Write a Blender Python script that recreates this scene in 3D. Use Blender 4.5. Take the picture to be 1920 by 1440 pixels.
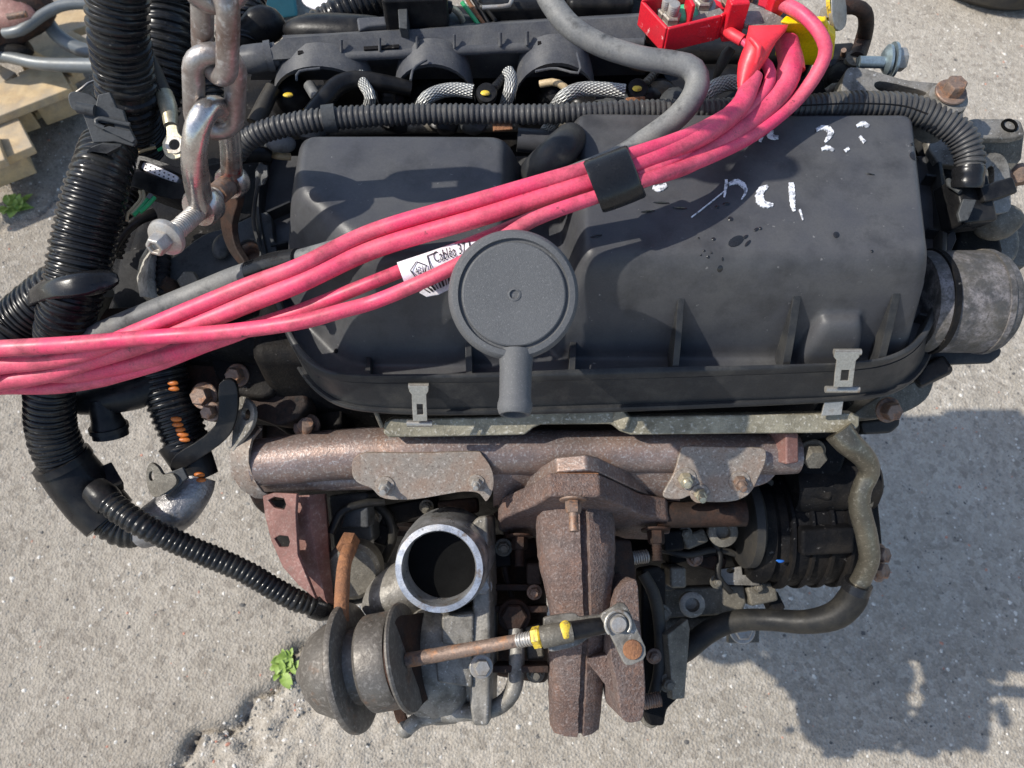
import bpy, bmesh, math, random
import numpy as np
from mathutils import Vector, Matrix

random.seed(7); np.random.seed(7)
R = math.radians
for o in list(bpy.data.objects):
    bpy.data.objects.remove(o)
SC = bpy.context.scene
COL = SC.collection

# ------------------------------------------------------------------ camera
CAMZ = 1.45; PITCH = R(62.0); FPX = 1507.0
cam_d = bpy.data.cameras.new('camera'); cam = bpy.data.objects.new('camera', cam_d); COL.objects.link(cam)
cam.location = (0, 0, CAMZ); cam.rotation_euler = (R(90) - PITCH, 0, 0)
cam_d.sensor_width = 36.0; cam_d.lens = 36.0 * FPX / 1920.0
cam_d.clip_start = 0.01; cam_d.clip_end = 500.0
cam_d.dof.use_dof = True; cam_d.dof.focus_distance = 0.62; cam_d.dof.aperture_fstop = 15.0
SC.camera = cam

# ------------------------------------------------------------------ light
SUN = Vector((-1.0, -0.03, 1.10)).normalized()
world = bpy.data.worlds.new('World'); SC.world = world; world.use_nodes = True
wn = world.node_tree.nodes; wl = world.node_tree.links
bg = wn.get('Background') or wn.new('ShaderNodeBackground')
sky = wn.new('ShaderNodeTexSky'); sky.sky_type = 'NISHITA'; sky.sun_disc = False
sky.sun_elevation = math.asin(SUN.z); sky.sun_rotation = math.atan2(SUN.x, SUN.y)
sky.air_density = 1.0; sky.dust_density = 1.2; sky.ozone_density = 1.0
wl.new(sky.outputs[0], bg.inputs[0]); bg.inputs[1].default_value = 0.15
sun_d = bpy.data.lights.new('sun', 'SUN'); sun_d.energy = 3.9; sun_d.angle = R(0.55); sun_d.color = (1.0, 0.95, 0.86)
sun = bpy.data.objects.new('sun', sun_d); COL.objects.link(sun)
sun.location = (-3, 0, 4); sun.rotation_euler = SUN.to_track_quat('Z', 'Y').to_euler()
SC.view_settings.view_transform = 'Standard'; SC.view_settings.look = 'None'
SC.view_settings.exposure = 0.44; SC.view_settings.gamma = 1.0; SC.view_settings.use_curve_mapping = False

# ------------------------------------------------------------------ pixel of the survey photo -> point of the place at a height
FW = Vector((0, math.cos(PITCH), -math.sin(PITCH))); UP = Vector((0, math.sin(PITCH), math.cos(PITCH))); CAMP = Vector((0, 0, CAMZ))
def ray(x, y): return FW + Vector((1, 0, 0)) * ((x - 960.0) / FPX) + UP * ((720.0 - y) / FPX)
def P(x, y, z):
    d = ray(x, y); return CAMP + d * ((z - CAMZ) / d.z)
def PY(x, y, yy):
    d = ray(x, y); return CAMP + d * (yy / d.y)
def PP(x, y, p0, n):
    d = ray(x, y); return CAMP + d * ((p0 - CAMP).dot(n) / d.dot(n))
def sc(p): return (Vector(p) - CAMP).dot(FW) / FPX          # metres per pixel there
def V(*a): return Vector(a)

# ------------------------------------------------------------------ geometry
class G:
    def __init__(s): s.v = []; s.f = []; s.uv = {}
    def add(s, vs, fs, uvs=None):
        b = len(s.v); s.v.extend([tuple(v) for v in vs])
        for k, f in enumerate(fs):
            if uvs: s.uv[len(s.f)] = uvs[k]
            s.f.append(tuple(i + b for i in f))
        return s
    def __iadd__(s, o):
        b = len(s.v); s.v.extend(o.v); n = len(s.f)
        s.f.extend([tuple(i + b for i in f) for f in o.f])
        for k, u in o.uv.items(): s.uv[k + n] = u
        return s

def spline(pts, step, vals=None):
    """Catmull-Rom through pts, even arc length; vals are carried along"""
    p = [Vector(a) for a in pts]; n = len(p)
    vals = vals if vals is not None else [0.0] * n
    if n == 2: dense = [p[0].lerp(p[1], t / 40) for t in range(41)]; dv = [vals[0] + (vals[1] - vals[0]) * t / 40 for t in range(41)]
    else:
        dense = []; dv = []
        for i in range(n - 1):
            a = p[i - 1] if i else p[0] * 2 - p[1]; b = p[i]; c = p[i + 1]; d = p[i + 2] if i + 2 < n else p[-1] * 2 - p[-2]
            for k in range(24):
                t = k / 24; t2 = t * t; t3 = t2 * t
                dense.append(0.5 * ((2 * b) + (c - a) * t + (2 * a - 5 * b + 4 * c - d) * t2 + (3 * b - a - 3 * c + d) * t3))
                dv.append(vals[i] + (vals[i + 1] - vals[i]) * t)
        dense.append(p[-1]); dv.append(vals[-1])
    L = [0.0]
    for a, b in zip(dense, dense[1:]): L.append(L[-1] + (b - a).length)
    m = max(2, int(round(L[-1] / step)) + 1)
    s = np.linspace(0, L[-1], m)
    arr = np.array([tuple(a) for a in dense])
    out = [Vector((np.interp(q, L, arr[:, 0]), np.interp(q, L, arr[:, 1]), np.interp(q, L, arr[:, 2]))) for q in s]
    return out, list(np.interp(s, L, dv)), list(s)

def frames(pts):
    T = []
    for i in range(len(pts)):
        a = pts[max(0, i - 1)]; b = pts[min(len(pts) - 1, i + 1)]; T.append((b - a).normalized())
    ref = V(0, 0, 1) if abs(T[0].z) < 0.9 else V(0, 1, 0)
    N = [(ref - T[0] * ref.dot(T[0])).normalized()]
    for i in range(1, len(pts)):
        n = N[-1] - T[i] * N[-1].dot(T[i]); N.append(n.normalized())
    return T, N

def sweep(pts, radii, n=16, caps=True, sect=None, arc=None):
    T, N = frames(pts); g = G(); vs = []; fs = []; us = []
    if sect is None: sect = [(math.cos(2 * math.pi * k / n), math.sin(2 * math.pi * k / n)) for k in range(n)]
    n = len(sect); s = 0
    S = [0]
    for a, b in zip(pts, pts[1:]): S.append(S[-1] + (b - a).length)
    for p, t, nn, r in zip(pts, T, N, radii):
        b = t.cross(nn)
        for (cx, cy) in sect: vs.append(p + (nn * cy + b * cx) * r)
    for i in range(len(pts) - 1):
        for k in range(n):
            k2 = (k + 1) % n
            fs.append((i * n + k, i * n + k2, (i + 1) * n + k2, (i + 1) * n + k))
            us.append(((S[i], k / n), (S[i], (k + 1) / n), (S[i + 1], (k + 1) / n), (S[i + 1], k / n)))
    if caps:
        fs.append(tuple(reversed(range(n)))); us.append(((0, 0),) * n)
        q = (len(pts) - 1) * n; fs.append(tuple(range(q, q + n))); us.append(((0, 0),) * n)
    return g.add(vs, fs, us)

def tube(pts, rpx, n=16, step=0.006, caps=True, metres=False, sect=None):
    """pts: world points; rpx: radius in photo pixels (or metres) - one or one per point"""
    pts = [Vector(a) for a in pts]
    rs = rpx if isinstance(rpx, (list, tuple)) else [rpx] * len(pts)
    if not metres: rs = [r * sc(p) for r, p in zip(rs, pts)]
    q, rr, _ = spline(pts, step, rs)
    return sweep(q, rr, n, caps, sect)

def wobble_tube(pts, rpx, n=16, step=0.006, amp=0.0012, seed=1):
    pts = [Vector(a) for a in pts]; rs = rpx if isinstance(rpx, (list, tuple)) else [rpx] * len(pts)
    rs = [r * sc(p) for r, p in zip(rs, pts)]
    q, rr, s = spline(pts, step, rs)
    rnd = random.Random(seed); ph = [rnd.random() * 6 for _ in range(6)]
    q = [a + V(math.sin(31 * b + ph[0]) + math.sin(13 * b + ph[1]), math.sin(27 * b + ph[2]), math.sin(23 * b + ph[3])) * amp for a, b in zip(q, s)]
    return sweep(q, rr, n)

def corr(pts, rpx, pitch=0.0058, depth=0.11, n=22, duty=None):
    """corrugated conduit: ridges and grooves are real"""
    pts = [Vector(a) for a in pts]; rs = rpx if isinstance(rpx, (list, tuple)) else [rpx] * len(pts)
    rs = [r * sc(p) for r, p in zip(rs, pts)]
    prof = duty or [1 - depth, 1 - depth * 0.92, 1 - depth * 0.15, 1.0, 1.0, 1 - depth * 0.15, 1 - depth * 0.92]
    q, rr, s = spline(pts, pitch / len(prof), rs)
    rnd = random.Random(len(pts))
    jit = [1 + rnd.uniform(-0.025, 0.02) for _ in range(len(q) // len(prof) + 2)]
    ph = [rnd.random() * 6 for _ in range(4)]
    q = [a + V(math.sin(41 * b + ph[0]) + math.sin(17 * b + ph[1]), math.sin(29 * b + ph[2]), math.sin(37 * b + ph[3])) * .0007 for a, b in zip(q, s)]
    return sweep(q, [r * prof[i % len(prof)] * jit[i // len(prof)] for i, r in enumerate(rr)], n)

def basis(n, ref=None):
    n = Vector(n).normalized(); ref = Vector(ref) if ref else (V(0, 0, 1) if abs(n.z) < 0.9 else V(0, 1, 0))
    u = (ref - n * ref.dot(n)).normalized(); return u, n.cross(u), n

def lathe(profile, o, axis, n=40, ref=None, hexn=None, closed=False):
    """profile: (radius, height along axis) in metres"""
    u, v, a = basis(axis, ref); o = Vector(o); g = G(); vs = []; fs = []
    n = hexn or n
    for (r, h) in profile:
        for k in range(n):
            t = 2 * math.pi * (k + 0.5) / n
            vs.append(o + a * h + (u * math.cos(t) + v * math.sin(t)) * r)
    m = len(profile)
    for i in range(m - 1 + (1 if closed else 0)):
        j = (i + 1) % m
        for k in range(n):
            k2 = (k + 1) % n; fs.append((i * n + k, i * n + k2, j * n + k2, j * n + k))
    if not closed:
        if profile[0][0] > 1e-6: fs.append(tuple(reversed(range(n))))
        if profile[-1][0] > 1e-6: fs.append(tuple(range((m - 1) * n, m * n)))
    return g.add(vs, fs)

def bolt(p, n, r, h=None, washer=None, stud=0.0, sr=None, socket=False):
    """hex head with chamfer, washer and stud end; metres"""
    h = h or r * 0.9; g = G(); p = Vector(p); a = Vector(n).normalized(); z = 0
    if washer:
        g += lathe([(washer, 0), (washer, r * 0.18), (washer * 0.94, r * 0.26), (r * 0.6, r * 0.27)], p, a, 24); z = r * 0.26
    g += lathe([(r, z), (r, z + h * 0.82), (r * 0.86, z + h), (r * 0.02, z + h)], p, a, hexn=6)
    if stud > 0:
        k = sr or r * 0.55; q = [p + a * (z + h - 0.001 + stud * i / 12) for i in range(13)]
        g += sweep(q, [k * (1.0 if i % 2 else 0.9) for i in range(13)], 14)
    return g

def plate(px, p0, n, th, holes=(), world=False):
    """flat outline given as photo pixels on the plane (p0, n), given real thickness away from the viewer"""
    n = Vector(n).normalized(); p0 = Vector(p0)
    conv = (lambda a: Vector(a)) if world else (lambda a: PP(a[0], a[1], p0, n))
    bm = bmesh.new(); loops = [px] + list(holes); edges = []
    for lp in loops:
        vs = [bm.verts.new(conv(a)) for a in lp]
        edges += [bm.edges.new((vs[i], vs[(i + 1) % len(vs)])) for i in range(len(vs))]
    if holes: bmesh.ops.triangle_fill(bm, use_beauty=True, use_dissolve=False, edges=edges, normal=n)
    else: bm.faces.new(vs)
    bm.normal_update()
    if bm.faces and sum(f.normal.dot(n) for f in bm.faces) < 0:
        bmesh.ops.reverse_faces(bm, faces=list(bm.faces))
    r = bmesh.ops.extrude_face_region(bm, geom=list(bm.faces))
    nv = [e for e in r['geom'] if isinstance(e, bmesh.types.BMVert)]
    bmesh.ops.translate(bm, verts=nv, vec=n * th)          # new cap forward, then all back
    bmesh.ops.translate(bm, verts=list(bm.verts), vec=-n * th)
    bmesh.ops.recalc_face_normals(bm, faces=list(bm.faces))
    bm.verts.index_update(); g = G(); g.add([v.co.copy() for v in bm.verts], [[v.index for v in f.verts] for f in bm.faces]); bm.free()
    return g

def circ(cx, cy, rx, ry=None, n=20, rot=0):
    ry = ry or rx; c, s = math.cos(rot), math.sin(rot); o = []
    for k in range(n):
        a = 2 * math.pi * k / n; x, y = rx * math.cos(a), ry * math.sin(a); o.append((cx + x * c - y * s, cy + x * s + y * c))
    return o

def smooth_loop(px, k=4):
    """closed Catmull-Rom through outline pixels"""
    n = len(px); o = []
    for i in range(n):
        a, b, c, d = [Vector((*px[(i + j) % n], 0)) for j in (-1, 0, 1, 2)]
        for q in range(k):
            t = q / k; t2 = t * t; t3 = t2 * t
            r = 0.5 * ((2 * b) + (c - a) * t + (2 * a - 5 * b + 4 * c - d) * t2 + (3 * b - a - 3 * c + d) * t3); o.append((r.x, r.y))
    return o

def loft(loops, closed=True, caps=(False, False)):
    g = G(); n = len(loops[0]); vs = [v for l in loops for v in l]; fs = []
    for i in range(len(loops) - 1):
        for k in range(n if closed else n - 1):
            k2 = (k + 1) % n; fs.append((i * n + k, i * n + k2, (i + 1) * n + k2, (i + 1) * n + k))
    if caps[0]: fs.append(tuple(reversed(range(n))))
    if caps[1]: fs.append(tuple(range((len(loops) - 1) * n, len(loops) * n)))
    return g.add(vs, fs)

def box(c, size, x=(1, 0, 0), z=(0, 0, 1)):
    c = Vector(c); X = Vector(x).normalized(); Z = Vector(z); Z = (Z - X * Z.dot(X)).normalized(); Y = Z.cross(X)
    a, b, d = [s / 2 for s in size]; g = G()
    vs = [c + X * (a * i) + Y * (b * j) + Z * (d * k) for k in (-1, 1) for j in (-1, 1) for i in (-1, 1)]
    return g.add(vs, [(0, 2, 3, 1), (4, 5, 7, 6), (0, 1, 5, 4), (2, 6, 7, 3), (0, 4, 6, 2), (1, 3, 7, 5)])

def blob(c, r, seed=0, sub=2, flat=(1, 1, 1), amp=0.25):
    bm = bmesh.new(); bmesh.ops.create_icosphere(bm, subdivisions=sub, radius=1.0); rnd = random.Random(seed)
    ks = [(Vector((rnd.uniform(-1, 1), rnd.uniform(-1, 1), rnd.uniform(-1, 1))) * 3, rnd.random() * 6) for _ in range(5)]
    c = Vector(c); g = G(); bm.verts.index_update(); vs = []
    for v in bm.verts:
        k = 1 + amp * sum(math.sin(v.co.dot(a) + b) for a, b in ks) / 5 * 1.6
        vs.append(c + Vector((v.co.x * flat[0], v.co.y * flat[1], v.co.z * flat[2])) * (r * k))
    g.add(vs, [[v.index for v in f.verts] for f in bm.faces]); bm.free(); return g

WPOS = {}
def empty(name, loc, label, cat, group=None):
    o = bpy.data.objects.new(name, None); COL.objects.link(o); o.location = loc; o.empty_display_size = 0.02; WPOS[o.name] = Vector(loc)
    o['label'] = label; o['category'] = cat
    if group: o['group'] = group
    return o
def mk(name, g, mat, parent=None, bevel=0.0, sharp=38, label=None, cat=None, group=None, kind=None, seg=2, subd=0):
    me = bpy.data.meshes.new(name)
    arr = np.array(g.v, dtype=float); c = (arr.min(0) + arr.max(0)) / 2
    if parent is None: c[2] = arr[:, 2].min()
    me.from_pydata([tuple(a) for a in (arr - c)], [], g.f); me.validate()
    if g.uv and len(me.polygons) == len(g.f):
        uvl = me.uv_layers.new(name='UVMap')
        for pl in me.polygons:
            u = g.uv.get(pl.index)
            if u:
                for li, w in zip(pl.loop_indices, u): uvl.data[li].uv = w
    for pl in me.polygons: pl.use_smooth = True
    me.set_sharp_from_angle(angle=R(sharp))
    o = bpy.data.objects.new(name, me); COL.objects.link(o)
    for m in (mat if isinstance(mat, (list, tuple)) else [mat]): me.materials.append(m)
    WPOS[o.name] = Vector(c)
    if parent is not None:
        o.parent = parent; o.location = Vector(c) - WPOS[parent.name]
    else: o.location = c
    if bevel > 0:
        b = o.modifiers.new('bevel', 'BEVEL'); b.width = bevel; b.segments = seg; b.limit_method = 'ANGLE'; b.angle_limit = R(35); b.harden_normals = True
    if label: o['label'] = label
    if cat: o['category'] = cat
    if group: o['group'] = group
    if kind: o['kind'] = kind
    return o

# ------------------------------------------------------------------ materials
def mat(name, base, rough=0.5, metal=0.0, var=0.25, vs=25.0, spots=(), bump=None, spec=0.5, rvar=0.12, coat=0.0, fine=0.16, fs=650.0, scratch=None):
    """procedural: base colour with cloudy variation, any number of spot layers (colour, coverage 0-1, scale, softness), fine relief"""
    m = bpy.data.materials.new(name); m.use_nodes = True; nt = m.node_tree; N = nt.nodes; L = nt.links
    bs = N['Principled BSDF']; tc = N.new('ShaderNodeTexCoord'); co = tc.outputs['Object']
    bs.inputs['Metallic'].default_value = metal; bs.inputs['Specular IOR Level'].default_value = spec
    if coat: bs.inputs['Coat Weight'].default_value = coat; bs.inputs['Coat Roughness'].default_value = 0.15
    def noise(s, d=4, r=0.6):
        n = N.new('ShaderNodeTexNoise'); n.inputs['Scale'].default_value = s; n.inputs['Detail'].default_value = d; n.inputs['Roughness'].default_value = r
        L.new(co, n.inputs['Vector']); return n.outputs['Fac']
    def mix(f, a, b):
        x = N.new('ShaderNodeMix'); x.data_type = 'RGBA'
        if isinstance(f, float): x.inputs[0].default_value = f
        else: L.new(f, x.inputs[0])
        for k, q in ((6, a), (7, b)):
            if isinstance(q, tuple): x.inputs[k].default_value = (*q[:3], 1)
            else: L.new(q, x.inputs[k])
        return x.outputs[2]
    def rng(f, a, b, lo=0.0, hi=1.0):
        x = N.new('ShaderNodeMapRange'); x.inputs[1].default_value = a; x.inputs[2].default_value = b; x.inputs[3].default_value = lo; x.inputs[4].default_value = hi
        L.new(f, x.inputs[0]); return x.outputs[0]
    n0 = noise(vs)
    c = mix(rng(n0, 0.3, 0.7), tuple(q * (1 - var) for q in base), tuple(min(1, q * (1 + var)) for q in base))
    rough_add = None
    for (scol, cov, ss, soft) in spots:
        t = 0.5 + (0.5 - cov) * 0.36
        f = rng(noise(ss, 5, 0.65), t - soft * 0.5, t + soft * 0.5); c = mix(f, c, scol)
    if scratch:
        for (ang, amt, scol) in scratch:
            mp = N.new('ShaderNodeMapping'); mp.inputs['Rotation'].default_value = (0, 0, ang); mp.inputs['Scale'].default_value = (9, 900, 60); L.new(co, mp.inputs['Vector'])
            n = N.new('ShaderNodeTexNoise'); n.inputs['Scale'].default_value = 1.0; n.inputs['Detail'].default_value = 2; L.new(mp.outputs[0], n.inputs['Vector'])
            c = mix(rng(n.outputs['Fac'], .70, .80, 0, amt), c, scol)
    if fine > 0:
        x = N.new('ShaderNodeMix'); x.data_type = 'RGBA'; x.blend_type = 'MULTIPLY'; x.inputs[0].default_value = 1.0
        L.new(c, x.inputs[6]); L.new(rng(noise(fs, 4, 0.7), 0.34, 0.66, 1 - fine, 1 + fine), x.inputs[7]); c = x.outputs[2]
    L.new(c, bs.inputs['Base Color'])
    L.new(rng(noise(vs * 2.3, 4), 0.3, 0.7, max(0.05, rough - rvar), min(1, rough + rvar)), bs.inputs['Roughness'])
    if bump:
        prev = None
        for (bsn, st) in (bump if isinstance(bump, list) else [bump]):
            b = N.new('ShaderNodeBump'); b.inputs['Strength'].default_value = st; b.inputs['Distance'].default_value = 0.002
            L.new(noise(bsn, 5, 0.6), b.inputs['Height'])
            if prev: L.new(prev, b.inputs['Normal'])
            prev = b.outputs[0]
        L.new(prev, bs.inputs['Normal'])
    m.diffuse_color = (*base, 1)
    return m

M = {}
M['lid'] = mat('air_box_plastic', (0.056, 0.057, 0.063), 0.40, 0, 0.07, 9, [((0.085, 0.084, 0.082), 0.24, 16, 0.40), ((0.20, 0.195, 0.19), -.06, 190, 0.05), ((0.030, 0.030, 0.032), 0.14, 24, 0.3), ((0.36, 0.35, 0.33), -.22, 300, 0.03)], [(1500, 0.10), (60, 0.02)], 0.28, fine=.08)
M['cap'] = mat('grained_grey_plastic', (0.10, 0.102, 0.105), 0.46, 0, 0.08, 20, [((0.20, 0.20, 0.20), 0.06, 1000, 0.2)], [(1500, 0.3)], 0.2, fine=.07)
M['tray'] = mat('dark_plastic', (0.028, 0.029, 0.031), 0.40, 0, 0.2, 15, [((0.065, 0.062, 0.056), 0.2, 30, 0.3)], [(900, 0.06)], 0.22)
M['conduit'] = mat('conduit_plastic', (0.011, 0.0115, 0.013), 0.24, 0, 0.2, 40, [((0.045, 0.043, 0.038), 0.16, 34, 0.35), ((0.09, 0.085, 0.075), 0.0, 260, 0.1)], None, 0.25)
M['conduit_old'] = mat('dusty_conduit_plastic', (0.050, 0.050, 0.052), 0.42, 0, 0.25, 30, [((0.08, 0.077, 0.07), 0.2, 60, 0.4)], None, 0.3)
M['black'] = mat('black_plastic', (0.011, 0.011, 0.012), 0.34, 0, 0.25, 30, [((0.03, 0.028, 0.025), 0.15, 65, 0.35)], [(500, 0.08)], 0.2)
M['oily'] = mat('oily_black_casting', (0.007, 0.007, 0.008), 0.6, 0.0, 0.4, 28, [((0.026, 0.022, 0.018), 0.22, 22, 0.3), ((0.10, 0.095, 0.09), 0.02, 160, 0.06)], [(140, 0.35), (500, 0.3)], 0.10)
M['clipgrey'] = mat('bracket_plastic', (0.055, 0.058, 0.060), 0.46, 0, 0.15, 30, [((0.02, 0.02, 0.02), 0.15, 90, 0.2)], [(700, 0.06)], 0.22)
M['rail'] = mat('intake_plastic', (0.066, 0.069, 0.078), 0.46, 0, 0.14, 14, [((0.14, 0.137, 0.13), 0.2, 30, 0.4), ((0.35, 0.33, 0.30), -.1, 180, 0.04)], [(900, 0.08)], 0.18)
M['rubber'] = mat('grey_rubber', (0.115, 0.117, 0.118), 0.62, 0, 0.2, 18, [((0.19, 0.185, 0.17), 0.3, 30, 0.3), ((0.04, 0.04, 0.04), 0.14, 55, 0.15)], [(400, 0.06)])
M['rubber_dark'] = mat('dark_rubber', (0.030, 0.029, 0.028), 0.55, 0, 0.2, 18, [((0.065, 0.056, 0.042), 0.26, 30, 0.4)], [(300, 0.12)], 0.25)
M['tape'] = mat('black_tape', (0.012, 0.012, 0.013), 0.26, 0, 0.2, 30, [((0.05, 0.05, 0.048), 0.05, 160, 0.08)], [(160, 0.10)], 0.35)
M['pink'] = mat('pink_sheath', (0.68, 0.045, 0.125), 0.50, 0, 0.08, 14, [((0.60, 0.14, 0.17), 0.30, 22, 0.4), ((0.28, 0.04, 0.065), 0.18, 45, 0.25), ((0.10, 0.03, 0.04), 0.0, 160, 0.1)], [(300, 0.03)], 0.4)
M['red'] = mat('red_plastic', (0.58, 0.010, 0.024), 0.42, 0, 0.1, 20, [((0.40, 0.02, 0.03), 0.2, 40, 0.3), ((0.7, 0.35, 0.35), 0.05, 180, 0.05)], [(200, 0.05)])
M['redboot'] = mat('red_shrink_sleeve', (0.82, 0.035, 0.05), 0.46, 0, 0.12, 20, [((0.55, 0.03, 0.05), 0.25, 30, 0.3)], [(90, 0.15)])
M['yellow'] = mat('yellow_plastic', (0.86, 0.58, 0.0), 0.42, 0, 0.08, 20, [((0.55, 0.36, 0.01), 0.12, 50, 0.2)], [(300, 0.04)])
M['yellowpaint'] = mat('yellow_paint_dab', (0.66, 0.47, 0.04), 0.55, 0, 0.12, 60, [((0.22, 0.15, 0.05), 0.28, 260, 0.15)], [(300, 0.1)])
M['rust'] = mat('rusty_cast_iron', (0.135, 0.095, 0.083), 0.74, 0.15, 0.35, 16, [((0.20, 0.17, 0.158), 0.30, 13, 0.3), ((0.06, 0.045, 0.04), 0.18, 17, 0.25), ((0.215, 0.115, 0.078), 0.20, 50, 0.45), ((0.09, 0.066, 0.06), 0.22, 230, 0.35), ((0.25, 0.21, 0.195), 0.18, 420, 0.2)], [(520, 0.75), (130, 0.35)], 0.3)
M['rust_orange'] = mat('orange_rust', (0.27, 0.125, 0.06), 0.85, 0.0, 0.3, 40, [((0.16, 0.08, 0.05), 0.30, 180, 0.35)], [(420, 0.6)], 0.3)
M['rust_red'] = mat('rusty_sheet', (0.21, 0.105, 0.088), 0.62, 0.1, 0.22, 22, [((0.32, 0.22, 0.19), 0.20, 260, 0.2), ((0.12, 0.062, 0.052), 0.22, 60, 0.4)], [(300, 0.25)], 0.35)
M['rust_dark'] = mat('dark_rust', (0.042, 0.029, 0.024), 0.65, 0.1, 0.4, 30, [((0.15, 0.065, 0.035), 0.14, 50, 0.35), ((0.012, 0.011, 0.011), 0.4, 24, 0.35)], [(300, 0.4)], 0.15)
M['manifold'] = mat('heat_stained_steel', (0.215, 0.168, 0.155), 0.46, 0.5, 0.3, 12, [((0.28, 0.17, 0.115), 0.16, 22, 0.5), ((0.40, 0.37, 0.35), 0.24, 420, 0.15), ((0.15, 0.12, 0.11), 0.14, 110, 0.4)], [(420, 0.22)], 0.45)
M['shield'] = mat('speckled_heat_shield', (0.255, 0.22, 0.185), 0.60, 0.15, 0.16, 18, [((0.14, 0.11, 0.09), 0.24, 420, 0.12), ((0.22, 0.13, 0.085), 0.22, 34, 0.35), ((0.42, 0.38, 0.34), 0.15, 300, 0.15)], [(320, 0.18)], 0.45)
M['alu'] = mat('dirty_aluminium', (0.25, 0.235, 0.21), 0.55, 0.3, 0.22, 22, [((0.12, 0.105, 0.08), 0.26, 34, 0.4), ((0.05, 0.045, 0.038), 0.14, 70, 0.3), ((0.45, 0.44, 0.42), 0.08, 260, 0.1)], [(260, 0.3)], 0.5)
M['alu_grime'] = mat('grimy_olive_casting', (0.15, 0.135, 0.108), 0.6, 0.2, 0.25, 24, [((0.30, 0.28, 0.235), 0.16, 420, 0.14), ((0.055, 0.048, 0.038), 0.24, 55, 0.4)], [(330, 0.4)], 0.45)
M['alu_bright'] = mat('machined_aluminium', (0.66, 0.66, 0.66), 0.36, 0.8, 0.08, 40, [((0.36, 0.35, 0.33), 0.32, 60, 0.3), ((0.30, 0.20, 0.12), 0.10, 70, 0.15), ((0.12, 0.115, 0.11), 0.06, 200, 0.1)], [(300, 0.06)])
M['bore'] = mat('opening_shade', (0.006, 0.006, 0.006), 0.8, 0.0, 0.3, 30, [], [(200, 0.1)], 0.02)  # near-black colour standing in for the shade inside openings
M['chain'] = mat('worn_chain_steel', (0.36, 0.335, 0.315), 0.42, 0.7, 0.2, 35, [((0.13, 0.08, 0.06), 0.40, 40, 0.3), ((0.50, 0.49, 0.48), 0.14, 140, 0.2)], [(220, 0.22)], 0.5)
M['shackle'] = mat('shackle_steel', (0.55, 0.52, 0.49), 0.26, 0.85, 0.15, 35, [((0.24, 0.16, 0.13), 0.26, 26, 0.25), ((0.45, 0.05, 0.05), 0.0, 34, 0.10)], [(160, 0.12)], 0.5)
M['boltsteel'] = mat('zinc_bolt_steel', (0.40, 0.385, 0.36), 0.46, 0.5, 0.15, 50, [((0.27, 0.22, 0.17), 0.3, 60, 0.3)], [(300, 0.15)])
M['bolt_rusty'] = mat('rusty_bolt', (0.22, 0.155, 0.12), 0.62, 0.4, 0.25, 50, [((0.38, 0.17, 0.07), 0.25, 80, 0.2), ((0.07, 0.055, 0.05), 0.25, 100, 0.2)], [(300, 0.3)])
M['zinc'] = mat('spring_steel_clip', (0.38, 0.36, 0.32), 0.42, 0.6, 0.12, 40, [((0.25, 0.19, 0.14), 0.14, 110, 0.12)], [(300, 0.1)])
M['brass'] = mat('tinned_lug', (0.50, 0.45, 0.33), 0.42, 0.6, 0.15, 40, [((0.28, 0.24, 0.16), 0.3, 60, 0.3)], [(240, 0.12)])
M['greenbolt'] = mat('blued_zinc_bolt', (0.30, 0.37, 0.40), 0.38, 0.7, 0.12, 40, [], [(300, 0.1)])
M['bluepaint'] = mat('blue_paint_dab', (0.02, 0.14, 0.50), 0.5, 0, 0.2, 60, [], [(300, 0.1)])
M['white'] = mat('white_label_film', (0.78, 0.75, 0.78), 0.45, 0, 0.05, 30, [((0.55, 0.52, 0.50), 0.12, 70, 0.2)], None)
M['ink'] = mat('black_ink', (0.012, 0.012, 0.014), 0.6, 0, 0.05, 30)
M['paint'] = mat('white_marker_paint', (0.72, 0.73, 0.76), 0.55, 0, 0.12, 80, [((0.20, 0.21, 0.23), 0.40, 300, 0.12)], [(300, 0.1)])
M['wet'] = mat('oil_drop', (0.014, 0.014, 0.015), 0.2, 0, 0.1, 30)
M['foil'] = mat('crumpled_foil_tape', (0.30, 0.29, 0.29), 0.42, 0.6, 0.3, 40, [((0.05, 0.05, 0.05), 0.3, 40, 0.25)], [(110, 1.0), (240, 0.5)])
M['orange'] = mat('orange_wire', (0.45, 0.12, 0.015), 0.5, 0, 0.3, 160)
M['green'] = mat('green_wire', (0.03, 0.34, 0.12), 0.4, 0, 0.1, 60)
M['beige'] = mat('beige_wire', (0.50, 0.38, 0.22), 0.45, 0, 0.1, 60)
M['palegreen'] = mat('pale_green_plastic', (0.07, 0.50, 0.26), 0.5, 0, 0.1, 60)
M['wood'] = mat('pallet_wood', (0.50, 0.37, 0.21), 0.7, 0, 0.2, 12, [((0.36, 0.24, 0.12), 0.3, 30, 0.3), ((0.3, 0.27, 0.22), 0.2, 14, 0.3)], [(160, 0.15)], scratch=[(.4, .8, (.28, .18, .09))])
M['teal'] = mat('teal_plastic', (0.02, 0.16, 0.22), 0.45, 0, 0.15, 15)
M['greypipe'] = mat('grey_painted_pipe', (0.15, 0.162, 0.165), 0.45, 0.2, 0.15, 15, [((0.14, 0.14, 0.13), 0.25, 30, 0.3)], [(200, 0.06)])
M['leaf'] = mat('weed_leaf', (0.24, 0.36, 0.06), 0.55, 0, 0.35, 60, [((0.26, 0.34, 0.10), 0.3, 60, 0.3)])
M['belt'] = mat('ribbed_belt_rubber', (0.020, 0.020, 0.021), 0.6, 0, 0.2, 30, [((0.05, 0.047, 0.044), 0.16, 70, 0.3)], [(300, 0.2)], 0.08)
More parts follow.
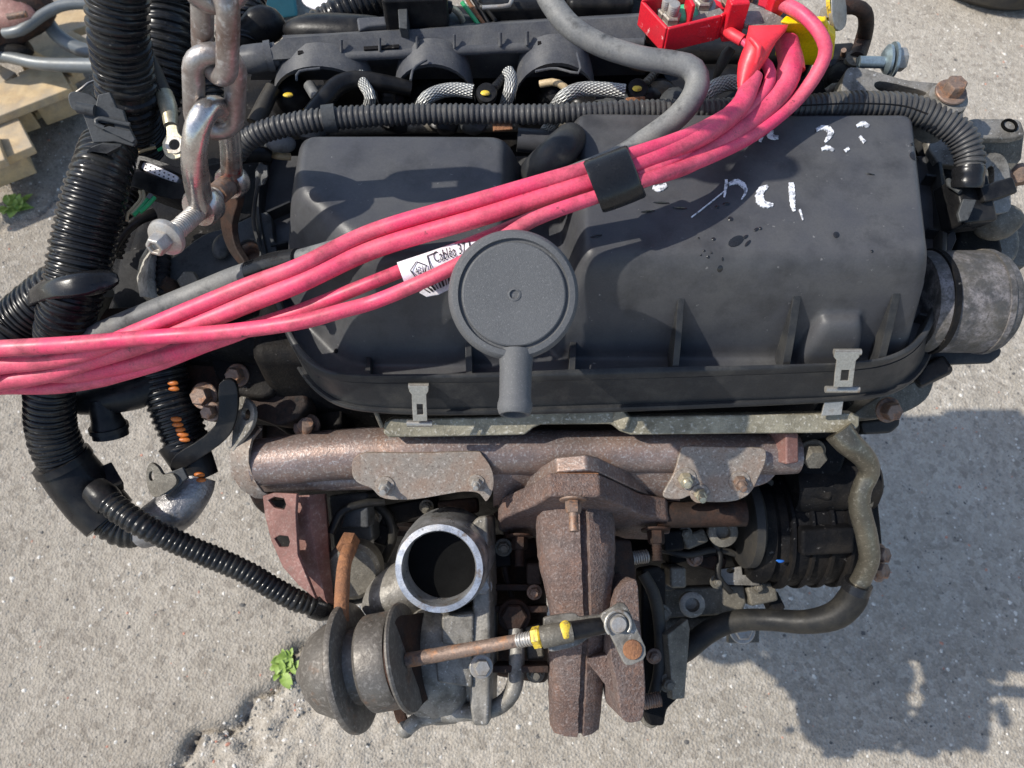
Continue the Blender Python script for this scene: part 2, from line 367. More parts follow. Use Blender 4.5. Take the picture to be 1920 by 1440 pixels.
M['whitering'] = mat('chalky_ring', (0.50, 0.48, 0.44), 0.6, 0.2, 0.15, 40, [((0.15, 0.14, 0.12), 0.3, 70, 0.25)], [(200, 0.3)])
M['drum'] = mat('corroded_cast_drum', (0.055, 0.055, 0.055), 0.7, 0.1, 0.3, 20, [((0.30, 0.275, 0.28), 0.24, 60, 0.3), ((0.06, 0.055, 0.055), 0.3, 420, 0.2), ((0.10, 0.085, 0.06), 0.18, 22, 0.4)], [(260, 0.4)])
M['can_metal'] = mat('worn_grey_can', (0.135, 0.122, 0.106), 0.5, 0.35, 0.2, 18, [((0.06, 0.05, 0.042), 0.24, 40, 0.35), ((0.24, 0.22, 0.195), 0.18, 260, 0.2), ((0.20, 0.10, 0.05), 0.02, 34, 0.2)], [(300, 0.25)])
M['hose_black'] = mat('black_coolant_rubber', (0.016, 0.016, 0.016), 0.5, 0, 0.2, 18, [((0.05, 0.045, 0.036), 0.16, 30, 0.4)], [(300, 0.1)], 0.2)
M['pipe_olive'] = mat('dirty_plated_pipe', (0.14, 0.127, 0.098), 0.36, 0.6, 0.2, 22, [((0.07, 0.06, 0.045), 0.26, 40, 0.4), ((0.30, 0.28, 0.23), 0.1, 300, 0.2)], [(200, 0.08)])
M['rail_olive'] = mat('corroded_pale_bracket', (0.27, 0.245, 0.18), 0.6, 0.2, 0.2, 22, [((0.12, 0.105, 0.07), 0.28, 60, 0.4), ((0.50, 0.47, 0.40), 0.16, 330, 0.15)], [(330, 0.4)])

def braid_mat():
    m = bpy.data.materials.new('braided_steel_sleeve'); m.use_nodes = True; nt = m.node_tree; N = nt.nodes; L = nt.links; bs = N['Principled BSDF']
    tc = N.new('ShaderNodeTexCoord'); sp = N.new('ShaderNodeSeparateXYZ'); L.new(tc.outputs['UV'], sp.inputs[0])
    def math_(op, a, b=None):
        x = N.new('ShaderNodeMath'); x.operation = op
        for i, q in enumerate((a, b)):
            if q is None: continue
            if isinstance(q, (int, float)): x.inputs[i].default_value = q
            else: L.new(q, x.inputs[i])
        return x.outputs[0]
    u = math_('MULTIPLY', sp.outputs[0], 260.0 * 2.2); v = math_('MULTIPLY', sp.outputs[1], 2 * math.pi * 8)
    a = math_('SINE', math_('ADD', u, v)); b = math_('SINE', math_('SUBTRACT', u, v))
    h = math_('ABSOLUTE', math_('MULTIPLY', a, b))
    mr = N.new('ShaderNodeMapRange'); mr.inputs[1].default_value = 0.03; mr.inputs[2].default_value = 0.35; L.new(h, mr.inputs[0])
    mx = N.new('ShaderNodeMix'); mx.data_type = 'RGBA'; mx.inputs[6].default_value = (0.05, 0.05, 0.048, 1); mx.inputs[7].default_value = (0.52, 0.52, 0.49, 1); L.new(mr.outputs[0], mx.inputs[0])
    L.new(mx.outputs[2], bs.inputs['Base Color']); bs.inputs['Metallic'].default_value = 0.4; bs.inputs['Roughness'].default_value = 0.45
    bp = N.new('ShaderNodeBump'); bp.inputs['Strength'].default_value = 0.8; bp.inputs['Distance'].default_value = 0.001; L.new(h, bp.inputs['Height']); L.new(bp.outputs[0], bs.inputs['Normal'])
    return m
M['braid'] = braid_mat()

# ------------------------------------------------------------------ ground
def vnoise(x, y, s, seed):
    rng = np.random.RandomState(seed); T = rng.rand(256, 256)
    x = x * s + 37.3; y = y * s + 91.7; xi = np.floor(x).astype(int); yi = np.floor(y).astype(int); fx = x - xi; fy = y - yi
    fx = fx * fx * (3 - 2 * fx); fy = fy * fy * (3 - 2 * fy)
    a = T[xi % 256, yi % 256]; b = T[(xi + 1) % 256, yi % 256]; c = T[xi % 256, (yi + 1) % 256]; d = T[(xi + 1) % 256, (yi + 1) % 256]
    return a + (b - a) * fx + (c - a) * fy + (a - b - c + d) * fx * fy
JOINT = [P(x, y, 0) for x, y in ((150, 1580), (290, 1450), (400, 1368), (500, 1292), (560, 1235), (610, 1175), (720, 1070), (900, 900))]
SLAB = JOINT + [P(x, y, 0) for x, y in ((1010, 700), (1180, 0), (1190, -200))]
CRACK = [P(x, y, 0) for x, y in ((-60, 440), (70, 405), (120, 372), (190, 345), (300, 290))]
def pl_dist(x, y, pl):
    best = np.full(x.shape, 9.0); side = np.zeros(x.shape)
    for a, b in zip(pl, pl[1:]):
        ax, ay, bx, by = a.x, a.y, b.x, b.y; dx, dy = bx - ax, by - ay; L2 = dx * dx + dy * dy
        t = np.clip(((x - ax) * dx + (y - ay) * dy) / L2, 0, 1); qx = x - ax - t * dx; qy = y - ay - t * dy; d = np.hypot(qx, qy)
        s = np.sign(dx * (y - ay) - dy * (x - ax)); m = d < best; best = np.where(m, d, best); side = np.where(m, s, side)
    return best, side
def ground_z(x, y):
    n1 = vnoise(x, y, 3, 1); n2 = vnoise(x, y, 17, 2); n3 = vnoise(x, y, 70, 3); n4 = vnoise(x, y, 150, 4)
    z = (n1 - .5) * .010 + (n2 - .5) * .003 + (n3 - .5) * .0014 + (n4 - .5) * .0012
    jx = x + (vnoise(x, y, 22, 5) - .5) * .05; jy = y + (vnoise(x, y, 22, 6) - .5) * .05
    d, s = pl_dist(jx, jy, JOINT)
    z = z - .018 * np.exp(-(d / .011) ** 2) - np.where(s < 0, .016 * np.exp(-(d / .09) ** 2) * vnoise(x, y, 45, 8) * 1.6, 0)
    z = z + np.where(s < 0, ((n3 - .5) * .008 + (n4 - .5) * .006) * np.exp(-(d / .3) ** 2), 0)
    d2, _ = pl_dist(jx, jy, CRACK); z = z - .010 * np.exp(-(d2 / .007) ** 2)
    return z - 0.004
def axis(lo, a, b, hi, st):
    out = [lo, lo / 3, lo / 9 if abs(lo / 9) > abs(a) else a * 1.4]; out = sorted(set([q for q in out if q < a - 1e-3]))
    return np.array(out + list(np.arange(a, b, st)) + [b * 1.3, b * 3, hi])
gx = axis(-60, -1.75, 1.55, 60, .0075); gy = np.array([-60, -12, -3, -.6] + list(np.arange(-.12, 2.35, .0075)) + [3, 5, 9, 20, 60])
X, Y = np.meshgrid(gx, gy); Zg = ground_z(X, Y)
far = (X < -1.75) | (X > 1.55) | (Y < -.12) | (Y > 2.35); Zg[far] = -0.004
nx, ny = len(gx), len(gy)
idx = np.arange(nx * ny).reshape(ny, nx)
gf = np.stack([idx[:-1, :-1], idx[:-1, 1:], idx[1:, 1:], idx[1:, :-1]], -1).reshape(-1, 4)
gme = bpy.data.meshes.new('ground'); gme.from_pydata(np.stack([X, Y, Zg], -1).reshape(-1, 3).tolist(), [], gf.tolist())
for pl_ in gme.polygons: pl_.use_smooth = True
ground = bpy.data.objects.new('ground', gme); COL.objects.link(ground); ground['kind'] = 'structure'; ground['label'] = 'worn grey concrete yard slab with exposed stones and a crumbling joint'; ground['category'] = 'ground'

def concrete():
    m = bpy.data.materials.new('worn_concrete'); m.use_nodes = True; nt = m.node_tree; N = nt.nodes; L = nt.links; bs = N['Principled BSDF']
    tc = N.new('ShaderNodeTexCoord'); co = tc.outputs['Object']
    def noise(s, d=6, r=.6):
        n = N.new('ShaderNodeTexNoise'); n.inputs['Scale'].default_value = s; n.inputs['Detail'].default_value = d; n.inputs['Roughness'].default_value = r; L.new(co, n.inputs['Vector']); return n.outputs['Fac']
    def rng(f, a, b, lo=0., hi=1.):
        x = N.new('ShaderNodeMapRange'); x.inputs[1].default_value = a; x.inputs[2].default_value = b; x.inputs[3].default_value = lo; x.inputs[4].default_value = hi; L.new(f, x.inputs[0]); return x.outputs[0]
    def mix(f, a, b, mode='MIX'):
        x = N.new('ShaderNodeMix'); x.data_type = 'RGBA'; x.blend_type = mode
        if isinstance(f, float): x.inputs[0].default_value = f
        else: L.new(f, x.inputs[0])
        for k, q in ((6, a), (7, b)):
            if isinstance(q, tuple): x.inputs[k].default_value = (*q, 1)
            else: L.new(q, x.inputs[k])
        return x.outputs[2]
    c = mix(rng(noise(1.3), .36, .66), (.245, .22, .186), (.37, .342, .30))
    c = mix(rng(noise(14, 5), .35, .75, 0, .6), c, (.24, .214, .182))
    v = N.new('ShaderNodeTexVoronoi'); v.inputs['Scale'].default_value = 85; v.inputs['Randomness'].default_value = 1.0; L.new(co, v.inputs['Vector'])
    hs = N.new('ShaderNodeSeparateColor'); L.new(v.outputs['Color'], hs.inputs[0])
    c = mix(rng(hs.outputs[0], .55, 1.0, 0, .55), c, (.40, .37, .33))
    c = mix(rng(hs.outputs[1], .70, 1.0, 0, .6), c, (.15, .132, .112))
    v2 = N.new('ShaderNodeTexVoronoi'); v2.inputs['Scale'].default_value = 230; L.new(co, v2.inputs['Vector'])
    h2 = N.new('ShaderNodeSeparateColor'); L.new(v2.outputs['Color'], h2.inputs[0])
    c = mix(rng(h2.outputs[0], .5, 1.0, 0, .5), c, (.41, .385, .345)); c = mix(rng(h2.outputs[1], .6, 1.0, 0, .5), c, (.19, .17, .15))
    c = mix(rng(noise(330, 3), .56, .68, 0, .35), c, (.17, .155, .135))
    c = mix(rng(noise(5, 6, .7), .58, .72, 0, .5), c, (.16, .145, .125))
    at = N.new('ShaderNodeAttribute'); at.attribute_name = 'slab'
    c = mix(1.0, c, mix(at.outputs['Fac'], (.97, .935, .885), (1.17, 1.145, 1.10)), 'MULTIPLY')
    L.new(c, bs.inputs['Base Color']); bs.inputs['Roughness'].default_value = .86; bs.inputs['Specular IOR Level'].default_value = .3
    b1 = N.new('ShaderNodeBump'); b1.inputs['Strength'].default_value = .55; b1.inputs['Distance'].default_value = .004; L.new(v2.outputs['Distance'], b1.inputs['Height'])
    b2 = N.new('ShaderNodeBump'); b2.inputs['Strength'].default_value = .6; b2.inputs['Distance'].default_value = .003; L.new(noise(260, 6, .7), b2.inputs['Height']); L.new(b1.outputs[0], b2.inputs['Normal'])
    L.new(b2.outputs[0], bs.inputs['Normal'])
    return m
_d, _s = pl_dist(X + (vnoise(X, Y, 9, 21) - .5) * .03, Y + (vnoise(X, Y, 9, 22) - .5) * .03, SLAB)
at_ = gme.attributes.new('slab', 'FLOAT', 'POINT'); at_.data.foreach_set('value', np.where(_s < 0, 1.0, 0.0).reshape(-1).astype('f4'))
gme.materials.append(concrete())

# loose grit and pebbles set in the slab: one mass nobody could count
def pebbles():
    rnd = np.random.RandomState(11); n = 20000
    mats = [mat('grit_pale', (.56, .53, .48), .8, 0, .25, 200), mat('grit_grey', (.22, .205, .18), .85, 0, .3, 200), mat('grit_brick', (.42, .20, .14), .85, 0, .3, 200), mat('grit_dark', (.09, .085, .08), .85, 0, .3, 200)]
    oct_ = np.array([(1, 0, 0), (.5, .87, 0), (-.5, .87, 0), (-1, 0, 0), (-.5, -.87, 0), (.5, -.87, 0), (.45, .3, .6), (-.45, .35, .6), (0, -.5, .55)])
    of = [(0, 1, 6), (1, 2, 7), (1, 7, 6), (2, 3, 7), (3, 4, 7), (4, 8, 7), (4, 5, 8), (5, 0, 8), (0, 6, 8), (6, 7, 8)]
    x = rnd.uniform(-1.5, 1.45, n); y = rnd.uniform(-.08, 2.2, n)
    m = 800; t = rnd.rand(m) * 5.5; i = t.astype(int)
    jx = np.array([q.x for q in JOINT]); jy = np.array([q.y for q in JOINT]); f = t - i
    off = np.abs(rnd.normal(0, .05, m)); px_ = jx[i] + (jx[i + 1] - jx[i]) * f + off * .75; py_ = jy[i] + (jy[i + 1] - jy[i]) * f - off * .66
    x = np.concatenate([x, px_]); y = np.concatenate([y, py_]); z = ground_z(x, y)
    V_, F_, MI = [], [], []
    for k in range(len(x)):
        r = .0012 + abs(rnd.normal(0, .0014)); 
        if rnd.rand() < .03: r *= 1.7
        a = rnd.rand() * 6.3; e = rnd.uniform(.6, 1); j = 1 + rnd.uniform(-.25, .25, (9, 3)); q = oct_ * j * np.array([r, r * e, r * .7])
        q = np.stack([q[:, 0] * math.cos(a) - q[:, 1] * math.sin(a), q[:, 0] * math.sin(a) + q[:, 1] * math.cos(a), q[:, 2]], 1) + np.array([x[k], y[k], z[k] - r * .12])
        b = len(V_); V_.extend(q.tolist()); F_.extend([tuple(w + b for w in ff) for ff in of]); MI += [int(rnd.choice(4, p=[.34, .45, .04, .17]))] * len(of)
    me = bpy.data.meshes.new('gravel'); me.from_pydata(V_, [], F_); 
    for q in mats: me.materials.append(q)
    me.polygons.foreach_set('material_index', MI)
    o = bpy.data.objects.new('gravel', me); COL.objects.link(o); o['kind'] = 'stuff'; o['label'] = 'loose grit and small pebbles scattered over the concrete'; o['category'] = 'gravel'
pebbles()

def weed(px, py, n, size, seed, label):
    rnd = random.Random(seed); c = P(px, py, 0); root = empty('weed', c, label, 'weed', 'small weeds growing from cracks')
    for k in range(n):
        a = rnd.random() * 6.28; L_ = size * rnd.uniform(.5, 1.1); e = rnd.uniform(.25, 1.0)
        d = V(math.cos(a) * math.cos(e), math.sin(a) * math.cos(e), math.sin(e)); s = d.cross(V(0, 0, 1)).normalized(); w = L_ * rnd.uniform(.16, .26)
        b = c + V(rnd.uniform(-1, 1), rnd.uniform(-1, 1), 0) * size * .45; up = s.cross(d)
        g = G(); vs = []; m = 6
        for i in range(m + 1):
            t = i / m; p = b + d * (L_ * t) - V(0, 0, 1) * (L_ * .35 * t * t) ; ww = w * math.sin(math.pi * min(1, t * .93 + .04)) + .0004
            vs += [p - s * ww + up * ww * .35, p, p + s * ww + up * ww * .35]
        fs = []
        for i in range(m):
            for j in (0, 1): fs.append((i * 3 + j, i * 3 + j + 1, i * 3 + j + 4, i * 3 + j + 3))
        g.add(vs, fs); mk('leaf', g, M['leaf'], root)
weed(532, 1246, 30, .036, 3, 'small bright green weed in the joint below the pleated hose')
weed(28, 388, 34, .034, 5, 'clump of green weed on the concrete at the left edge')

# ================================================================== the engine
ENG = empty('engine', (0.05, 0.42, 0.33), 'grimy black diesel engine hung on a chain, rusty turbo in front', 'engine')
# ---- dark cylinder block and head behind everything
blk = mk('engine_block', loft([
    [V(-.20, .285, .40), V(.27, .285, .40), V(.27, .60, .40), V(-.20, .60, .40)],
    [V(-.225, .275, .45), V(.285, .275, .45), V(.285, .62, .45), V(-.225, .62, .45)],
    [V(-.225, .285, .70), V(.285, .285, .70), V(.285, .62, .70), V(-.225, .62, .70)],
    [V(-.215, .315, .72), V(.275, .315, .72), V(.275, .62, .72), V(-.215, .62, .72)],
    [V(-.215, .325, .885), V(.285, .325, .885), V(.285, .60, .885), V(-.215, .60, .885)]], True, (True, True)), M['oily'], ENG, bevel=.012, seg=3)
for i, x in enumerate((-.16, -.08, .0, .08, .16, .23)):
    mk('casting_rib', box((x, .272, .56), (.012, .02, .24)), M['oily'], blk, bevel=.003)
for i, x in enumerate((-.12, .04, .2)):
    mk('core_plug', lathe([(.022, 0), (.022, .006), (.018, .009), (.016, .004), (0, .004)], V(x, .279, .60), (0, -1, 0)), M['rust_dark'], blk)
mk('oil_pan', loft([[V(-.17, .31, .33), V(.22, .31, .33), V(.22, .55, .33), V(-.17, .55, .33)], [V(-.20, .28, .41), V(.27, .28, .41), V(.27, .60, .41), V(-.20, .60, .41)]], True, (True, True)), M['oily'], ENG, bevel=.012, seg=3)

# ---- air box cover: real domes over a flat flange
Z0, HT = .888, .097
def rr(x, y, x0, x1, y0, y1, r):
    qx = np.abs(x - (x0 + x1) / 2) - (x1 - x0) / 2 + r; qy = np.abs(y - (y0 + y1) / 2) - (y1 - y0) / 2 + r
    return -(np.hypot(np.maximum(qx, 0), np.maximum(qy, 0)) + np.minimum(np.maximum(qx, qy), 0) - r)
def prof(d, w, H, p=2.5):
    t = np.clip(d / w, 0, 1); return H * (1 - (1 - t) ** p) ** (1 / p)
def smax(a, b, k): return np.maximum(a, b) + np.maximum(k - np.abs(a - b), 0) ** 2 / (4 * k)
def smin(a, b, k): return -smax(-a, -b, k)
def dome(x, y, x0, x1, y0, y1, H, sf=2.3, ss=4.0, k=.022, cham=None, flare=0.0):
    x1 = x1 + (y - .34) * flare
    a = smin((x - x0) * ss, (x1 - x) * ss, .02); b = smin((y - y0) * sf, (y1 - y) * ss, .02); h = smin(a, b, .045)
    if cham: h = smin(h, ((x - cham[0]) * .72 + (y - cham[1]) * .69) * 2.2, .03)
    return np.maximum(smin(h, np.full(np.shape(x), H), k), 0)
def lid_h(x, y):
    x = np.asarray(x, float); y = np.asarray(y, float)
    l = dome(x, y, -.191, .021, .3125, .495, HT, 2.9, 4.0, .03, (-.168, .350))
    l2 = dome(x, y, -.188, -.10, .30, .42, .05, 2.6, 4, .02)
    r = dome(x, y, .030, .320, .3195, .516, HT, 3.4, 5.0, .034, None, .15)
    s = dome(x, y, -.04, .14, .326, .490, .056, 2.4, 4, .02)
    b = dome(x, y, .222, .276, .3095, .37, .050, 4.5, 5.0, .022)
    h = smax(smax(smax(l, r, .012), s, .014), b, .006)
    h = h - .0016 * np.sin((x - .06) * 9) * (h > .07)
    return Z0 + h
lip_px = [(486, 330), (480, 400), (495, 490), (524, 590), (550, 650), (592, 693), (650, 710), (780, 712), (900, 711), (1100, 706), (1300, 700), (1480, 694), (1600, 688), (1670, 676), (1722, 646), (1752, 590), (1768, 500), (1772, 400), (1762, 310), (1738, 236), (1690, 205), (1500, 205), (1200, 212), (800, 222), (560, 240), (500, 275)]
lip = [P(x, y, .905) for x, y in smooth_loop(lip_px, 6)]
poly = np.array([(p.x, p.y) for p in lip])
def inside(x, y):
    c = np.zeros(x.shape, bool); n = len(poly); j = n - 1
    for i in range(n):
        xi, yi = poly[i]; xj, yj = poly[j]
        m = ((yi > y) != (yj > y)) & (x < (xj - xi) * (y - yi) / (yj - yi + 1e-12) + xi); c ^= m; j = i
    return c
lx = np.arange(-.235, .385, .0021); ly = np.arange(.270, .535, .0021); LX, LY = np.meshgrid(lx, ly); LZ = lid_h(LX, LY)
idx = np.arange(LX.size).reshape(LX.shape); fq = np.stack([idx[:-1, :-1], idx[:-1, 1:], idx[1:, 1:], idx[1:, :-1]], -1).reshape(-1, 4)
cx = (LX[:-1, :-1] + .001).reshape(-1); cy = (LY[:-1, :-1] + .001).reshape(-1); keep = inside(cx, cy) & (lid_h(cx, cy) < 2)
# the flange is a skirt at the left and right: gaps between the domes and the lip show struts over darkness
hole = (lid_h(cx, cy) < Z0 + .002) & ((cx < -.168) | (cx > .30)) & (cy > .36); keep &= ~hole
fq = fq[keep]; used = np.unique(fq); rem = -np.ones(LX.size, int); rem[used] = np.arange(len(used))
g = G(); g.v = [tuple(q) for q in np.stack([LX.reshape(-1)[used], LY.reshape(-1)[used], LZ.reshape(-1)[used]], 1)]; g.f = [tuple(q) for q in rem[fq]]
LID = mk('air_box_cover', g, M['lid'], ENG, sharp=180, label='dark grey plastic air box cover with hand painted white letters')
_LZ = LZ; _x0, _y0, _st = lx[0], ly[0], .0021
def lid_s(x, y):
    i = (x - _x0) / _st; j = (y - _y0) / _st
    if i < 0 or j < 0 or i >= _LZ.shape[1] - 1 or j >= _LZ.shape[0] - 1: return 0.0
    a = int(i); b = int(j); i -= a; j -= b
    return (_LZ[b, a] * (1 - i) + _LZ[b, a + 1] * i) * (1 - j) + (_LZ[b + 1, a] * (1 - i) + _LZ[b + 1, a + 1] * i) * j
def on_lid(px, py, off=.0):
    d = ray(px, py); t = .40
    for _ in range(400):
        p = CAMP + d * t
        if p.z < lid_s(p.x, p.y) + off:
            lo, hi = t - .0015, t
            for _ in range(12):
                m_ = (lo + hi) / 2; p = CAMP + d * m_
                if p.z < lid_s(p.x, p.y) + off: hi = m_
                else: lo = m_
            return p
        t += .0015
    return CAMP + d * t
# lip: a raised bead, then the tray wall below it
mk('flange_lip', loft([[p + V(0, 0, .001) * 0 + (Vector((p.x - .07, p.y - .40, 0)).normalized()) * o + V(0, 0, h) for p in lip] for o, h in ((-.005, -.020), (-.005, .003), (-.004, .005), (-.001, .005), (.0008, .003), (.0008, -.008))]), M['tray'], LID, sharp=60)
low_px = [(500, 360), (497, 440), (512, 520), (538, 620), (568, 690), (612, 738), (670, 762), (780, 770), (900, 769), (1100, 763), (1300, 757), (1480, 751), (1600, 744), (1672, 730), (1722, 690), (1748, 620), (1764, 520), (1768, 420), (1758, 330), (1736, 256), (1690, 225), (1500, 225), (1200, 232), (800, 242), (560, 260), (510, 300)]
low = [P(x, y, .868) for x, y in smooth_loop(low_px, 6)]
ctr = V(.07, .40, .88)
def shrink(l, k, z=0): return [ctr + (p - ctr) * k + V(0, 0, z) for p in l]
mid = [a.lerp(b, .12) for a, b in zip(lip, low)]
mk('air_box_base', loft([shrink(lip, .985, -.004), shrink(lip, .997, -.005), mid, [a.lerp(b, .86) for a, b in zip(lip, low)], low, shrink(low, .985, -.003), shrink(low, .94, -.012)], True, (False, True)), M['tray'], ENG, sharp=50)
base_lip = [(-.002, .002), (.003, .003), (.0045, .001), (.0045, -.002), (.003, -.004), (-.002, -.004)]
mk('base_lip', loft([[p + (Vector((p.x - .07, p.y - .40, 0)).normalized()) * o + V(0, 0, h) for p in low] for o, h in base_lip]), M['tray'], LID, sharp=60)
# triangular stiffening ribs on the front wall
for (a, b, c) in (((690, 668), (690, 708), 4), ((878, 640), (880, 706), 5), ((1075, 640), (1072, 704), 5), ((1278, 556), (1266, 698), 5), ((1496, 550), (1474, 688), 6), ((1684, 540), (1652, 680), 6)):
    pa = on_lid(*a, -.002); pb = P(b[0], b[1], .905); w = c * .0005
    X1 = V(w, 0, 0); g = G()
    # rib: edge runs from the wall (pa) down to the lip (pb); its root follows the wall
    q = [pa + V(0, .01, -.004), pa, pa.lerp(pb, .5) + V(0, -.001, .0), pb, V(pb.x, pb.y, Z0 - .004), V((pa.x + pb.x) / 2, pb.y + .04, Z0 - .004)]
    g.add([p - X1 for p in q] + [p + X1 for p in q], [tuple(range(6))[::-1], tuple(range(6, 12))] + [(i, (i + 1) % 6, 6 + (i + 1) % 6, 6 + i) for i in range(6)])
    mk('rib', g, M['tray'], LID, bevel=.0005)
# struts between the dome and the lip at the two ends
for (x0, y0, x1, y1) in ((500, 400, 545, 380), (508, 462, 540, 455), (520, 540, 560, 520), (1735, 330, 1772, 335), (1738, 430, 1776, 436), (1738, 520, 1770, 525), (1722, 590, 1756, 596)):
    a, b = P(x0, y0, .903), P(x1, y1, .903)
    mk('strut', box((a + b) / 2 - V(0, 0, .006), ((b - a).length, .0025, .016), b - a), M['tray'], LID, bevel=.0005)

# hand-painted white letters, thin paint on the dome
def stroke(pts, w, name='painted_letter', m='paint', off=.0009):
    q = [Vector((x, y, 0)) for x, y in pts]; dense, ww, s = spline(q, 2.0, w); top = []; g = G(); vs = []
    rnd = random.Random(int(pts[0][0]))
    for i, p in enumerate(dense):
        t = (dense[min(i + 1, len(dense) - 1)] - dense[max(0, i - 1)]).normalized(); n = Vector((-t.y, t.x, 0))
        for k in (-.5, 0, .5):
            o = p + n * (k * ww[i] * rnd.uniform(.75, 1.15)); r = on_lid(o.x, o.y, off); vs.append(r)
    m_ = len(dense); fs = [(i * 3 + j, i * 3 + j + 1, i * 3 + j + 4, i * 3 + j + 3) for i in range(m_ - 1) for j in (0, 1)]
    # thickness
    nv = len(vs); low_ = [v - V(0, 0, .0012) for v in vs]; fs2 = [tuple(reversed([a + nv for a in f])) for f in fs]
    edge = [(i * 3, (i + 1) * 3, (i + 1) * 3 + nv, i * 3 + nv) for i in range(m_ - 1)] + [((i + 1) * 3 + 2, i * 3 + 2, i * 3 + 2 + nv, (i + 1) * 3 + 2 + nv) for i in range(m_ - 1)]
    g.add(vs + low_, fs + fs2 + edge); mk(name, g, M[m], LID)
stroke([(1362, 336), (1361, 352), (1358, 370)], [5, 6, 3]); stroke([(1366, 345), (1382, 340), (1395, 348), (1398, 360), (1390, 374)], [6, 10, 9, 5, 2])
stroke([(1440, 348), (1428, 356), (1424, 370), (1432, 382), (1450, 384)], [6, 14, 16, 14, 6])
stroke([(1484, 342), (1485, 362), (1487, 384), (1490, 396)], [10, 12, 9, 4]); stroke([(1500, 392), (1506, 412)], [4, 2])
stroke([(1224, 350), (1236, 353), (1250, 346)], [6, 14, 8]); stroke([(1240, 334), (1242, 341)], [6, 4])
stroke([(1446, 243), (1445, 255), (1460, 257)], [10, 11, 6]); stroke([(1428, 256), (1425, 266)], [8, 4])
stroke([(1530, 243), (1545, 238), (1558, 246), (1552, 260), (1546, 266)], [6, 8, 12, 8, 3])
stroke([(1540, 279), (1552, 276), (1564, 281)], [6, 9, 4]); stroke([(1584, 283), (1592, 277)], [7, 6])
stroke([(1606, 236), (1618, 231), (1630, 236)], [5, 10, 5]); stroke([(1612, 255), (1622, 266)], [5, 6])
stroke([(1296, 407), (1326, 384), (1358, 358)], [2, 2, 2], 'scratch', 'paint')
# damp patches and drops of oil lying on the cover
for (x, y, a, b, r) in ((1380, 452, 16, 9, -.5), (1398, 444, 6, 3, -.6), (1402, 456, 8, 3, -.8), (1418, 430, 5, 3, -.6), (1426, 428, 3, 3, 0), (1350, 504, 5, 7, .4), (1355, 486, 2, 4, 0), (1338, 448, 4, 3, 0), (1320, 470, 3, 2, 0), (1328, 482, 3, 3, 0), (1314, 478, 2, 2, 0), (1334, 474, 2, 2, 0), (1310, 446, 2, 2, 0), (1568, 440, 6, 6, .3), (1635, 471, 3, 3, 0), (1715, 292, 10, 8, .5), (1711, 270, 4, 3, 0), (1370, 410, 5, 4, .3), (1215, 396, 14, 2, -.1), (1240, 380, 16, 2, .05), (1275, 390, 14, 2, .05), (1345, 388, 5, 3, 0), (1362, 382, 7, 3, 0), (1118, 442, 12, 3, -.2), (1632, 326, 9, 1.5, .2), (630, 658, 4, 5, .2)):
    c = on_lid(x, y); rim = [on_lid(*q, .0004) for q in circ(x, y, a, b, 12, r)]; g = G()
    g.add(rim + [on_lid(x, y, .0014)], [(i, (i + 1) % 12, 12) for i in range(12)][::-1]); mk('oil_drop', g, M['wet'], LID)

# ---- saddle pipework between the domes
mk('breather_pipe', tube([P(1012, 330, .955), P(1025, 312, .985), P(1050, 282, .997), P(1068, 262, .988), P(1072, 258, .965)], [40, 38, 34, 30, 26], 24), M['tray'], ENG)
mk('saddle_duct', tube([P(970, 262, .955), P(1050, 268, .953), P(1130, 272, .955), P(1180, 262, .958), P(1260, 255, .955)], [22, 24, 26, 34, 26], 20), M['lid'], ENG)
mk('duct_bracket', plate([(1085, 290), (1110, 270), (1120, 285), (1104, 318), (1085, 325)], P(1100, 300, .965), (0, -.3, 1), .006), M['black'], ENG, bevel=.001)

# ---- round oil separator with its spigot
cN = (CAMP - P(965, 555, 1.028)).normalized(); cN = (cN + V(.05, .10, -.02)).normalized(); cO = P(964, 552, 1.028); k = sc(cO); r0 = 124 * k
SEP = mk('oil_separator', lathe([(0, -.001), (.0022, -.001), (.0026, .0), (.012, .0004), (r0 * .765, .0004), (r0 * .785, -.0002), (r0 * .80, -.0022), (r0 * .83, -.0022), (r0 * .85, .0001), (r0 * .93, -.0004), (r0 * .975, -.0025), (r0, -.0065), (r0 * 1.0, -.013), (r0 * .985, -.0165), (r0 * .93, -.019), (r0 * .6, -.024), (r0 * .45, -.05)], cO, cN, 96), M['cap'], ENG, sharp=30, label='round grained grey plastic separator with a short spigot')
mk('centre_pin', lathe([(.0040, -.0006), (.0042, .0006), (.003, .0008), (.0026, -.001), (0, -.0012)], cO, cN, 20), M['cap'], SEP)
s0, s1 = P(968, 660, 1.002), P(965, 778, .993)
ax = (s1 - s0).normalized(); L_ = (s1 - s0).length; rs = 31 * sc(s1)
mk('spigot', lathe([(rs * 1.1, 0), (rs * 1.0, L_ * .25), (rs * .97, L_ * .72), (rs * 1.0, L_ * .78), (rs * 1.06, L_ * .82), (rs * 1.07, L_ * .90), (rs * .98, L_ * .97), (rs * .9, L_), (rs * .74, L_), (rs * .72, L_ * .6), (0, L_ * .6)], s0, ax, 40), M['cap'], SEP, sharp=35)

